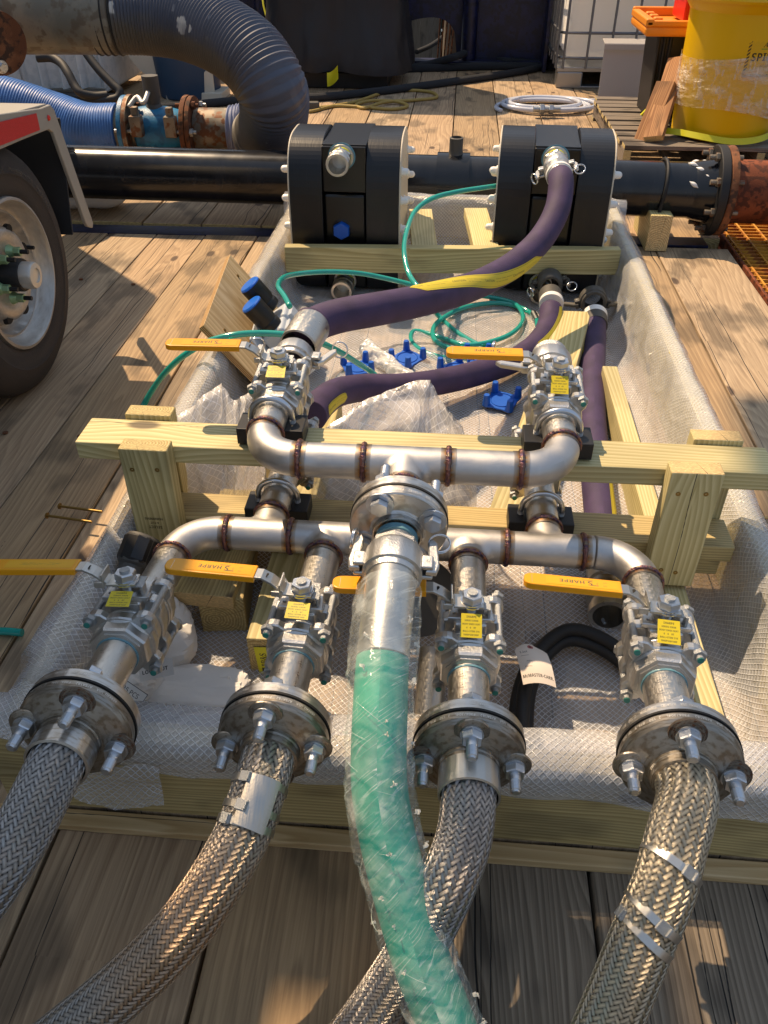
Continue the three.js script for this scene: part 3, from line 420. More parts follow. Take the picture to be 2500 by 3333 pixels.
// loose heaps of the same sheet behind the upper beam
function heap(label, top, back, sd) {                    // front hem on the sheet, a ridge of peaks, then down to the floor behind
  const t = thing('crumpled_sheet', label, 'plastic sheet', 'crumpled clear sheets'), n = top.length - 1, at = (u) => { const q = clamp(u) * n, i = Math.min(Math.floor(q), n - 1), f = q - i; return top[i].map((c, k) => mix(c, top[i + 1][k], f)); };
  obj('fold', sheet(72, 46, (u, v) => {
    const T = at(u), e = Math.min(u, 1 - u, v, 1 - v); let p;
    if (v < 0.5) { const f = v / 0.5, bulge = Math.sin(f * Math.PI) * (0.02 + 0.02 * Math.sin(u * 17 + sd)); p = [T[0] + 0.02 * (1 - f) * Math.sin(u * 9 + sd), mix(0.035, T[1], f), Math.min(mix(-1.342, T[2], f ** 1.6) + bulge * f, -1.34)]; }
    else { const f = (v - 0.5) / 0.5; p = [T[0] + 0.06 * f * Math.sin(u * 6 + sd), mix(T[1], 0.03, f ** 0.8), T[2] - f * back]; }
    const w = sst(0, 0.06, e), a = (Math.abs(fbm(u * 7 + sd, v * 5, 3) - 0.5) - 0.1) * 0.07 * w, b = (Math.abs(fbm(u * 12 + sd, v * 9 + 4, 2) - 0.5) - 0.1) * 0.03 * w;
    return [p[0] + b, p[1] + a * 0.5, Math.min(p[2] + a, -1.338), u * 0.5, v * 0.7];
  }), M.film, t); return settle(t);
}
heap('clear net sheet crumpled to a sharp peak behind the beam beside the leaning plywood', [[-0.6, 0.27, -1.4], [-0.552, 0.325, -1.42], [-0.51, 0.345, -1.46], [-0.472, 0.362, -1.5], [-0.445, 0.335, -1.47], [-0.428, 0.35, -1.46], [-0.4, 0.362, -1.47], [-0.375, 0.35, -1.46], [-0.365, 0.28, -1.42]], 0.2, 4);
heap('clear net sheet heaped to a broad peak between the two upper valves', [[-0.262, 0.25, -1.38], [-0.247, 0.315, -1.4], [-0.2, 0.335, -1.44], [-0.162, 0.352, -1.48], [-0.1, 0.372, -1.49], [-0.055, 0.388, -1.5], [-0.03, 0.39, -1.5], [0.0, 0.36, -1.46], [0.025, 0.35, -1.42], [0.05, 0.32, -1.4], [0.075, 0.25, -1.38]], 0.24, 11);

// ---------- lumber skid ----------
function piece(name, label, dims, axis, pos, o = {}) { const m = lumber(name, dims, axis, pos, scene, o.mat, o.end, o.rot); m.name = numbered(name); m.geometry.translate(0, dims[1] / 2, 0); m.position.y -= dims[1] / 2; return tag(m, label, o.cat ?? 'lumber', o.group); }
const upperBeam = piece('crossbeam', 'upper pale crossbeam lying flat under the two upper valves', [1.295, 0.038, 0.089], 0, [-0.0425, 0.351, -1.2825], { mat: M.pine[0] });
piece('crossbeam', 'lower pale crossbeam behind the lower steel manifold', [1.215, 0.038, 0.089], 0, [-0.035, 0.1785, -1.2825], { mat: M.pine[2] });
piece('crossbeam', 'bottom board stacked directly beneath the lower crossbeam', [1.15, 0.036, 0.089], 0, [-0.02, 0.141, -1.286], { mat: M.pine[2] });
const upr = [[-0.546, -1.218, 0.26, 'upright before the crossbeams near the first valve, stamped with ink'], [0.452, -1.218, 0.265, 'upright before the crossbeams near the fourth valve'], [-0.578, -1.3475, 0.255, 'end showing behind the crossbeam beside the leaning plywood'], [0.52, -1.3475, 0.255, 'with orange heartwood end behind the crossbeam']];
upr.forEach(([x, z, h, l], i) => {
  const m = piece('upright', 'short pale 2x4 ' + l, [0.092, h, 0.038], 1, [x, 0.125 + h / 2, z], { mat: M.pine[(i + 1) % 2], rot: [0, 0, i % 2 ? 0.006 : -0.006] });
  if (i < 2) for (const [sx, sy] of [[-0.026, h - 0.045], [0.022, h - 0.043], [-0.02, 0.04], [0.008, 0.035]]) obj('screw', turned([[0, 0], [0.0045, 0], [0.0045, 0.0015], [0.002, 0.001], [0, 0]], 10).rotateX(Math.PI / 2).translate(sx, sy, 0.0185), M.screw, m);
  if (i === 0) { const s = obj('ink_stamp', new THREE.PlaneGeometry(0.06, 0.035).translate(-0.004, 0.09, 0.0196), M.stamp(['SELECT', 'A CUT', '19202898502'])); m.add(s); s.name = 'ink_stamp'; }
});
{ // foot blocks
  piece('crib_block', 'pale 4x4 block under the lower crossbeam beside the first valve', [0.089, 0.089, 0.36], 2, [-0.43, 0.0685, -1.28], { mat: M.pine[2], rot: [0, 0.12, 0] });
  piece('crib_block', 'flat pale offcut stacked on the 4x4 block beside the first valve', [0.12, 0.034, 0.34], 2, [-0.432, 0.1305 - 0.0, -1.265], { mat: M.pine[2], rot: [0, -0.05, 0] }).position.y -= 0.018;
  const r = piece('runner', 'pale 4x4 runner with a yellow lumber tag stapled on its end', [0.064, 0.089, 0.9], 2, [-0.305, 0.0685, -1.455], { mat: M.pine[1] });
  const lt = obj('lumber_tag', new THREE.PlaneGeometry(0.042, 0.072, 6, 1), M.lumberTag, r); lt.position.set(0.004, 0.035, 0.4525); lt.rotation.z = 0.06;
  piece('runner', 'pale 2x4 runner standing on edge beside the purple hose at the berm wall', [0.042, 0.089, 1.25], 2, [0.47, 0.07, -1.51], { mat: M.pine[0] });
  piece('loose_board', 'pale board lying slantwise on the sheet behind the second upper valve', [0.105, 0.038, 1.12], 2, [0.29, 0.078, -1.98], { mat: M.pine[1], rot: [0.02, -0.225, 0.1] });
  const s = piece('support_block', 'pale end-grain block standing under the black pipe beside the grating', [0.088, 0.145, 0.3], 2, [0.845, 0.0745, -3.55], { mat: M.pine[1], end: M.end[0] });
}
// nails lying through the sheet on the deck edge
for (const [p, q, l] of [[[-0.9, 0.03, -1.468], [-0.79, 0.03, -1.455], 'thin rusty nail lying by the berm wall beyond the first upright'], [[-0.915, 0.03, -1.43], [-0.8, 0.03, -1.415], 'thin rusty nail lying by the berm wall nearer the first valve'], [[0.66, 0.05, -1.36], [0.85, 0.045, -1.35], 'thin rusty nail lying at the berm wall beside the fourth upright'], [[0.66, 0.05, -1.28], [0.86, 0.045, -1.275], 'thin rusty nail lying at the berm wall nearest the fourth valve']]) {
  const t = thing('long_nail', l, 'nail', 'nails along the berm'); obj('shank', rod(p, q, 0.0032, 8), M.screw, t); obj('head', aim(cyl(0.0075, 0.003, 12), p, q), M.screw, t); settle(t);
}

// ---------- stainless manifolds ----------
const PR = 0.0302;
const uvm = (g) => tri(g);
function arc90(c, from, to, R, n = 10) { const a = V(from), b = V(to), o = []; for (let i = 0; i <= n; i++) { const t = i / n * Math.PI / 2; o.push(V(c).addScaledVector(a, R * Math.cos(t)).addScaledVector(b, R * Math.sin(t)).toArray()); } return o; }
function elbow(c, from, to, R = 0.076) { return tube(arc90(c, from, to, R), PR + 0.0006, { steps: 20, seg: 28 }); }
function weldRing(at, dir, parent, wide = 1) {
  const d = V(dir).normalize(), q = new THREE.Quaternion().setFromUnitVectors(new THREE.Vector3(0, 0, 1), d);
  const bead = ring(PR + 0.0008, 0.0042, 8, 72); { const p = bead.attributes.position; for (let i = 0; i < p.count; i++) { const a = Math.atan2(p.getY(i), p.getX(i)), k = 1 + 0.022 * Math.abs(Math.sin(a * 13)) + 0.02 * (vn(a * 7 + 9, 2) - 0.5); p.setXY(i, p.getX(i) * k, p.getY(i) * k); p.setZ(i, p.getZ(i) * (0.9 + 0.5 * vn(a * 9, 5))); } bead.computeVertexNormals(); }
  const w = obj('weld', tri(bead.scale(1, 1, wide)), M.weld, parent); w.quaternion.copy(q); w.position.set(...at);
  const h = obj('heat_tint', new THREE.CylinderGeometry(PR + 0.0011, PR + 0.0011, 0.026, 32, 1, true).rotateX(Math.PI / 2), M.heat, w);
  return w;
}
// tee branch that grows out of the run with a smooth fillet
function teeBranch(len, r = PR) {                     // axis +Y out of a run that lies along X
  const f = 0.016, R = PR + 0.0007; return sheet(48, 16, (u, v) => { const a = u * Math.PI * 2, t = Math.min(1, v / 0.75) * Math.PI / 2, fe = f * Math.cos(a) ** 2, q = r + 0.0008 * Math.cos(a) ** 2 + fe * (1 - Math.sin(t)) - 0.0006 * Math.sin(a) ** 2, s = Math.abs(q * Math.sin(a)), h = Math.sqrt(Math.max(0, R * R - s * s)), y = v <= 0.75 ? Math.min(len, h * (1 - 0.0) + f * (1 - Math.cos(t)) * (0.35 + 0.65 * h / R) + (s > R ? -0.004 : 0)) : mix(Math.min(len, h + f * (0.35 + 0.65 * h / R)), len, (v - 0.75) / 0.25); return [Math.cos(a) * q, y, Math.sin(a) * q]; });
}
function aimTee(g, at, dir) { const y = V(dir).normalize(), x = V(1, 0, 0); x.addScaledVector(y, -x.dot(y)).normalize(); return g.applyMatrix4(new THREE.Matrix4().makeBasis(x, y, x.clone().cross(y))).translate(...at); }
function flangeGeo(rOut, t, hubR, hubL, bore = 0) {
  return turned([[bore, 0], [rOut - 0.0015, 0], [rOut, 0.0015], [rOut, t - 0.002], [rOut - 0.002, t], [hubR + 0.012, t + 0.0015], [hubR + 0.004, t + 0.004], [hubR, t + 0.008], [hubR, hubL], [hubR - 0.003, hubL], [bore, hubL]], 64, 0.5);
}
function rimText(r, y0, h, a0, a1) { const g = new THREE.CylinderGeometry(r + 0.0008, r + 0.0008, h, 40, 1, true, a0, a1 - a0); return g.translate(0, y0, 0); }
function hexBolt(headR, shankR, L, nut) {               // along +Y from the head's seat at 0
  return { head: hex(headR, 0.0105).translate(0, -0.0105, 0), shank: cyl(shankR, L, 12), nut: hex(headR, 0.0145).translate(0, nut, 0) };
}
function thread(r, y0, y1, pitch = 0.0022) { const p = [[0, y0]]; for (let y = y0; y < y1 - 0.003; y += pitch) { p.push([r - 0.0011, y], [r, y + pitch * 0.5]); } p.push([r - 0.0015, y1 - 0.002], [r - 0.003, y1], [0, y1]); return turned(p, 14, 0.3); }

// upper manifold
{
  const t = thing('pipe_manifold', 'upper stainless pipe manifold with two elbows and a flanged tee over the crossbeam', 'pipe manifold');
  const y = 0.418, zb = -1.145, xl = -0.317, xr = 0.212, xc = -0.055, R = 0.076;
  const P = (g) => uvm(g);
  obj('elbow', P(elbow([xl + R, y, zb - R], [-1, 0, 0], [0, 0, 1])), M.pipe, t);
  obj('elbow', P(elbow([xr - R, y, zb - R], [1, 0, 0], [0, 0, 1])), M.pipe, t);
  for (const [a, b] of [[xl + R, -0.13], [0.014, xr - R]]) obj('run', P(rod([a, y, zb], [b, y, zb], PR, 32)), M.pipe, t);
  obj('tee', [P(rod([-0.13, y, zb], [0.014, y, zb], PR + 0.0007, 32)), P(aimTee(teeBranch(0.07), [xc - 0.003, y, zb], [0, -0.06, 1]))], M.pipe, t);
  for (const x of [xl + R, -0.13, 0.014, xr - R]) weldRing([x, y, zb], [1, 0, 0], t);
  for (const x of [xl, xr]) { obj('stub', rod([x, y, zb - R], [x, y, zb - R - 0.105], PR - 0.0003, 32), M.nipple, t); weldRing([x, y, zb - R - 0.002], [0, 0, 1], t, 0.8); }
  const d = V(-0.02, -0.075, 1).normalize(), c0 = V(xc - 0.003, y - 0.004, zb + 0.068), at = (s) => c0.clone().addScaledVector(d, s).toArray();
  weldRing(at(0.001), d.toArray(), t, 0.8);
  obj('stub', aim(cyl(PR - 0.0004, 0.07, 32), at(0), at(1)), M.nipple, t);
  obj('flange', aim(flangeGeo(0.0762, 0.02, 0.041, 0.03).rotateX(Math.PI).translate(0, 0.03, 0), at(0.045), at(1)), M.flange, t);
  obj('gasket', aim(cyl(0.0775, 0.0045, 64), at(0.0752), at(1)), M.gasket, t);
  settle(t);
  // front flange with nipple, bolts: one screwed-on assembly
  const f = thing('pipe_flange', 'bright bolted flange with engraved rim between the upper manifold and the green hose', 'flange');
  obj('disc', [aim(turned([[0, 0], [0.0762, 0], [0.0762, 0.017], [0.0742, 0.019], [0.044, 0.021], [0.04, 0.0245], [0.0385, 0.034], [0.036, 0.034], [0.036, 0.022], [0, 0.022]], 72, 0.5), at(0.08), at(1))], M.flange, f);
  obj('engraving', aim(rimText(0.0762, 0.0095, 0.011, -1.0 + Math.PI, 1.15 + Math.PI), at(0.08), at(1)), M.rimText, f);
  obj('nipple', aim(cyl(PR, 0.05, 32), at(0.1), at(1)), M.nipple, f);
  obj('sealing_tape', [aim(turned([[PR, 0], [PR + 0.0028, 0.002], [PR + 0.0024, 0.012], [PR, 0.013]], 32), at(0.114), at(1)), aim(turned([[PR, 0], [PR + 0.0026, 0.002], [PR + 0.0022, 0.009], [PR, 0.01]], 32), at(0.137), at(1))], M.tape, f);
  for (let k = 0; k < 4; k++) {
    const a = 0.45 + k * Math.PI / 2, q = new THREE.Quaternion().setFromUnitVectors(Y1, d), o = V(Math.sin(a) * 0.0603, 0, Math.cos(a) * 0.0603).applyQuaternion(q).toArray(), b = obj('bolt', [hex(0.0148, 0.0115), cyl(0.0215, 0.003, 28).translate(0, -0.0035, 0), cyl(0.0078, 0.09, 12).translate(0, -0.09, 0), hex(0.0145, 0.014).translate(0, -0.062, 0), thread(0.0078, 0.06, 0.095).rotateX(Math.PI).translate(0, 0, 0)], M.zinc, f);
    b.quaternion.copy(q); b.position.set(...V(at(0.1035)).add(V(o)).toArray());
  }
  settle(f);
  globalThis.centralAxis = { at, d };
}
// lower manifold
const BR = [
  { x: -0.478, A: [-0.47, 0.247, -1.064], B: [-0.461, 0.318, -0.646] },
  { x: -0.198, A: [-0.2, 0.247, -1.09], B: [-0.207, 0.28, -0.681] },
  { x: 0.059, A: [0.059, 0.247, -1.09], B: [0.059, 0.27, -0.685] },
  { x: 0.362, A: [0.36, 0.247, -1.066], B: [0.322, 0.322, -0.654] },
];
{
  const t = thing('pipe_manifold', 'lower stainless pipe manifold with four branches to the braided hoses', 'pipe manifold');
  const y = 0.247, z = -1.142, R = 0.076, P = uvm, xl = BR[0].A[0], xr = BR[3].A[0];
  obj('elbow', P(elbow([xl + R, y, z + R], [-1, 0, 0], [0, 0, -1])), M.pipe, t);
  obj('elbow', P(elbow([xr - R, y, z + R], [1, 0, 0], [0, 0, -1])), M.pipe, t);
  const run = (a, b) => obj('run', P(rod([a, y, z], [b, y, z], PR, 32)), M.pipe, t);
  const tee = (a, b, xb, s) => obj('tee', [P(rod([a, y, z], [b, y, z], PR + 0.0008, 32)), P(aimTee(teeBranch(0.056), [xb, y, z], [0, 0, s]))], M.pipe, t);
  run(xl + R, -0.386); tee(-0.386, -0.268, -0.316, -1); tee(-0.268, -0.12, -0.199, 1); run(-0.12, -0.02); tee(-0.02, 0.128, 0.059, 1); tee(0.128, 0.265, 0.2, -1); run(0.265, xr - R);
  for (const x of [-0.386, -0.268, -0.12, -0.02, 0.128, 0.265]) weldRing([x, y, z], [1, 0, 0], t);
  for (const x of [-0.316, 0.2]) { obj('stub', rod([x, y, z - 0.05], [x, y, z - 0.2], PR - 0.0003, 32), M.nipple, t); weldRing([x, y, z - 0.058], [0, 0, 1], t, 0.8); }
  for (const b of BR) weldRing(b.A, V(b.B).sub(V(b.A)).toArray(), t, 0.8);
  settle(t);
}
// U-bolts on black cushions
function uBolt(label, x, y, z, base) {
  const t = thing('u_bolt', label, 'U-bolt', 'U-bolts over the crossbeams'), r = 0.039, w = 0.0055, leg = y - base + 0.004;
  const pts = [[x - r, base - 0.004, z]]; for (let i = 0; i <= 14; i++) { const a = Math.PI - i / 14 * Math.PI; pts.push([x + r * Math.cos(a), y + r * Math.sin(a), z]); } pts.push([x + r, base - 0.004, z]);
  obj('rod', tube(pts, w, { steps: 70, seg: 12 }), M.zinc, t);
  for (const s of [-1, 1]) { obj('thread', thread(0.0062, 0, 0.03).translate(x + s * r, base - 0.002, z), M.zincDull, t); obj('cushion', tri(rbox(0.042, 0.034, 0.06, 0.002).translate(x + s * (r + 0.0025), base + 0.002, z)), M.blackPlastic, t); }
  obj('saddle', tri(rbox(0.07, 0.012, 0.05, 0.002).translate(x, base - 0.01, z)), M.blackPlastic, t);
  return settle(t);
}
uBolt('zinc U-bolt on black blocks clamping the upper manifold below the first handle', -0.317, 0.418, -1.281, 0.388);
uBolt('zinc U-bolt on black blocks clamping the upper manifold beside the hanging ring', 0.212, 0.418, -1.281, 0.388);
uBolt('zinc U-bolt on black blocks clamping the lower manifold beside the stamped upright', -0.316, 0.247, -1.263, 0.216);
uBolt('zinc U-bolt on black blocks clamping the lower manifold beside the purple hose', 0.2, 0.247, -1.263, 0.216);

// ---------- three-piece ball valves ----------
const VB = 0.062;                                       // height of the bore above the valve's base
function makeValve(name) {
  const t = new THREE.Group(); t.name = name; const Z = (g) => g.rotateX(Math.PI / 2).translate(0, VB, 0);
  const lug = (z0, th, ear) => { const o = []; const e = ear; for (const s of [0, 1, 2, 3]) { const a = Math.PI / 4 + s * Math.PI / 2; for (let k = -4; k <= 4; k++) { const b = a + k * 0.09, rr2 = k === -4 || k === 4 ? 0.0475 : 0.0655 + e - Math.abs(k) ** 2 * 0.0009; o.push([Math.cos(b) * rr2, Math.sin(b) * rr2]); } for (let k = 1; k < 4; k++) { const b = a + 0.36 + k / 4 * (Math.PI / 2 - 0.72); o.push([Math.cos(b) * 0.0465, Math.sin(b) * 0.0465]); } } return tri(extr(o, th, 0.0022).translate(0, 0, z0)); };
  obj('body', [tri(cyl(0.0445, 0.062, 40).rotateX(Math.PI / 2).translate(0, 0, -0.031)), lug(-0.011, 0.02, -0.003), tri(ring(0.0448, 0.0024, 8, 48).translate(0, 0, 0.0305)), tri(ring(0.0448, 0.0024, 8, 48).translate(0, 0, -0.0305)), tri(rbox(0.05, 0.02, 0.05, 0.004).translate(0, 0.046, 0)), tri(cyl(0.02, 0.022, 24).translate(0, 0.046, 0))].map((g) => g.translate(0, VB, 0)), M.cast, t);
  for (const s of [1, -1]) {
    const c = [lug(0.036, 0.016, 0), tri(turned([[0.03, 0.031], [0.0445, 0.031], [0.0465, 0.04], [0.046, 0.054], [0.0415, 0.058]], 40)).rotateX(Math.PI / 2), tri(turned([[0.032, 0.05], [0.046, 0.05], [0.046, 0.07], [0.0435, 0.074], [0.0385, 0.0745], [0.0385, 0.078], [0.0315, 0.08], [0.03, 0.078]], 8, 0.3)).rotateX(Math.PI / 2).rotateZ(Math.PI / 8)];
    if (s < 0) for (const g of c) g.rotateY(Math.PI);
    obj('end_cap', c.map((g) => g.translate(0, VB, 0)), M.cast, t);
  }
  for (const [sx, sy] of [[1, 1], [-1, 1], [1, -1], [-1, -1]]) {
    const b = obj('bolt', [cyl(0.0054, 0.135, 12), hex(0.0105, 0.009).translate(0, 0.119, 0), hex(0.0105, 0.008).translate(0, 0.008, 0)].map((g) => g.rotateX(Math.PI / 2)), M.zincDull, t); b.position.set(sx * 0.0435, VB + sy * 0.0435, -0.069);
    obj('bolt_end', cyl(0.0047, 0.0012, 12).rotateX(Math.PI / 2).translate(0, 0, 0.1352), M.tealPaint, b);
  }
  obj('mounting_pad', [tri(extr([[-0.034, -0.018], [0.034, -0.018], [0.03, 0.018], [-0.03, 0.018]], 0.008, 0.001, [[-0.025, -0.008, 0.0035], [0.025, -0.008, 0.0035]]).rotateX(-Math.PI / 2).translate(0, VB + 0.055, 0))], M.cast, t);
  obj('stem', [cyl(0.011, 0.034, 20).translate(0, VB + 0.055, 0), cyl(0.0185, 0.0022, 28).translate(0, VB + 0.079, 0), cyl(0.017, 0.002, 28).translate(0, VB + 0.0825, 0)], M.chrome, t);
  obj('stem_nut', hex(0.0165, 0.0125).translate(0, VB + 0.0845, 0), M.zinc, t);
  obj('stem_end', [cyl(0.0078, 0.004, 20).translate(0, VB + 0.0965, 0)], M.zincDull, t);
  const lp = obj('label_plate', new THREE.PlaneGeometry(0.031, 0.036, 1, 4), M.tagPlate, t); { const p = lp.geometry.attributes.position; for (let i = 0; i < p.count; i++) { const v = (p.getY(i) + 0.018) / 0.036; p.setXYZ(i, p.getX(i) * (1 + 0.05 * (1 - v)), VB + 0.055 + v * 0.02, 0.052 - v * 0.031); } lp.geometry.computeVertexNormals(); }
  obj('stop_plate', [bx(0.046, 0.003, 0.03, 0.004, VB + 0.0765, -0.003, 0.001), bx(0.004, 0.02, 0.016, 0.027, VB + 0.068, 0.006, 0.001), bx(0.014, 0.004, 0.014, 0.03, VB + 0.06, 0.01, 0.001)], M.zincDull, t);
  // lever: flat bar bent up from the stem, then level
  const prof = [[0.016, 0.081], [-0.026, 0.081], [-0.046, 0.098], [-0.06, 0.1055], [-0.2, 0.108]], bar = [], th = 0.0042, wd = 0.0235;
  for (let i = 0; i < prof.length - 1; i++) { const a = prof[i], b = prof[i + 1], L = Math.hypot(b[0] - a[0], b[1] - a[1]) + 0.003; bar.push(rbox(L, th, i < 1 ? 0.03 : wd, 0.001).rotateZ(Math.atan2(b[1] - a[1], b[0] - a[0])).translate((a[0] + b[0]) / 2, VB + (a[1] + b[1]) / 2, 0)); }
  const lev = obj('lever', bar.map((g) => tri(g)), M.alu2 ?? (M.alu2 = std({ color: 0xc3c1bb, metalness: 1, roughness: 0.36, bumpMap: M.cast.bumpMap, bumpScale: 0.0001 })), t);
  obj('dark_lever_disc', cyl(0.0042, 0.0005, 16).rotateZ(0.49).translate(-0.0535, VB + 0.1046, 0), M.core, lev);  // dark disc laid on the bar, its colour standing for a shaded hole
  obj('lock_tab', [bx(0.0028, 0.024, 0.034, -0.031, VB + 0.088, 0, 0.0006).rotateZ(0), bx(0.014, 0.01, 0.004, -0.037, VB + 0.083, 0.016, 0.001)], M.alu2, lev);
  const gs = new THREE.Shape(); { const L = 0.138, h = 0.0138; gs.moveTo(0, -h); gs.lineTo(-L + 0.016, -h); gs.quadraticCurveTo(-L, -h, -L, -0.003); gs.lineTo(-L, 0.003); gs.quadraticCurveTo(-L, h, -L + 0.016, h); gs.lineTo(0, h); gs.closePath(); const ho = new THREE.Path(); ho.absarc(-L + 0.016, 0, 0.0028, 0, 6.283, true); gs.holes.push(ho); }
  const grip = obj('handle_grip', new THREE.ExtrudeGeometry(gs, { depth: 0.0075, bevelEnabled: true, bevelSize: 0.0018, bevelThickness: 0.0018, bevelSegments: 3, curveSegments: 8 }).rotateX(-Math.PI / 2).translate(-0.072, VB + 0.1008, 0), M.yellowGrip, t);
  obj('grip_print', new THREE.PlaneGeometry(0.104, 0.0215).rotateX(-Math.PI / 2).translate(-0.072 - 0.056, VB + 0.1104, 0), M.gripPrint, grip);
  return t;
}
const valve0 = makeValve('ball_valve'); let valveN = 0;
function placeValve(label, c, dir, turn = 0, roll = 0, grip = 1) {
  const r = valveN++ ? valve0.clone() : valve0; r.name = numbered('ball_valve'); scene.add(r); tag(r, label, 'valve', 'stainless ball valves');
  const z = V(dir).normalize(), x = new THREE.Vector3().crossVectors(Y1, z).normalize(), y = new THREE.Vector3().crossVectors(z, x);
  const m = new THREE.Matrix4().makeBasis(x, y, z), q = new THREE.Quaternion().setFromRotationMatrix(m).multiply(new THREE.Quaternion().setFromAxisAngle(new THREE.Vector3(0, 0, 1), roll));
  r.quaternion.copy(q); r.position.copy(V(c).sub(V(0, VB, 0).applyQuaternion(q)));
  if (turn) for (const k of r.children) if (['lever', 'handle_grip', 'stem_nut'].includes(k.name)) k.rotation.y = turn;
  return r;
}
const bd = BR.map((b) => V(b.B).sub(V(b.A)).normalize()), bl = BR.map((b) => V(b.B).distanceTo(V(b.A)));
const bat = (i, s) => V(BR[i].A).addScaledVector(bd[i], s).toArray();
const valve1 = placeValve('ball valve on the first branch, its yellow handle reaching over the berm wall', bat(0, 0.2), bd[0].toArray(), 0.03, 0.03);
const valve2 = placeValve('ball valve on the second branch from the trailer, beside the yellow lumber tag', bat(1, 0.2), bd[1].toArray(), -0.015, -0.02);
placeValve('ball valve directly beside the green hose coupling, with its handle end hidden behind it', bat(2, 0.195), bd[2].toArray(), 0.0);
placeValve('ball valve on the fourth branch, beside the black cable loop', bat(3, 0.2), bd[3].toArray());
const valve5 = placeValve('upper ball valve joined to the long purple hose', [-0.316, 0.41, -1.378], [0.02, -0.02, 1], 0.02);
placeValve('upper ball valve with an empty coupling and a ring hanging off its arm', [0.213, 0.41, -1.382], [-0.02, -0.02, 1], 0.03);
for (const v of [placeValve('lower rear ball valve tucked under the upper one beside the leaning plywood', [-0.316, 0.247, -1.42], [0, 0, 1]), placeValve('lower rear ball valve half hidden beneath the valve with the hanging ring', [0.2, 0.247, -1.42], [0, 0, 1])]) for (const k of [...v.children]) if (['lever', 'handle_grip'].includes(k.name)) v.remove(k);

valve1.traverse((o) => { if (o.name === 'grip_print') o.material = M.gripWorn; });
{ const p0 = valve1.children.find((k) => k.name === 'label_plate').geometry, g = p0.clone(), p = g.attributes.position; for (let i = 0; i < p.count; i++) { const v = (p.getY(i) - VB - 0.055) / 0.02; p.setXYZ(i, p.getX(i) * 1.1, VB + 0.066 + v * 0.009, 0.049 - v * 0.028); } g.computeVertexNormals(); for (const q of [valve1, valve2, valve5]) q.children.find((k) => k.name === 'label_plate').geometry = g; }
// ---------- flanged nipples below the front valves ----------
const nip = ['beside the paper bag', 'beside the yellow lumber tag', 'next to the green wrapped hose', 'beside the black cable loop'];
BR.forEach((b, i) => {
  const t = thing('flanged_nipple', 'steel pipe nipple with a bright machined flange ' + nip[i], 'pipe nipple', 'nipples below the ball valves');
  obj('pipe', rod(bat(i, 0.25), bat(i, bl[i] - 0.012), PR + 0.0003, 36), M.nipple, t);
  obj('upper_pipe', rod(bat(i, 0.005), bat(i, 0.14), PR + 0.0001, 36), M.nipple, t);
  obj('sealing_tape', aim(turned([[PR, 0], [PR + 0.0024, 0.001], [PR + 0.0016, 0.0035], [PR, 0.004]], 32), bat(i, 0.278), b.B), M.tape, t);
  obj('flange', aim(turned([[PR, -0.006], [0.042, -0.004], [0.045, 0], [0.0742, 0], [0.0762, 0.002], [0.0762, 0.018], [0, 0.018]], 72, 0.5), bat(i, bl[i] - 0.021), b.B), M.flange, t);
  obj('engraving', aim(rimText(0.0762, 0.01, 0.0105, Math.PI - 0.3, Math.PI + 1.5), bat(i, bl[i] - 0.021), b.B), M.rimText, t);
  obj('gasket', aim(cyl(0.0772, 0.0035, 64), bat(i, bl[i] - 0.0028), b.B.map((v, k) => v + bd[i].toArray()[k])), M.gasket, t);
  settle(t);
});

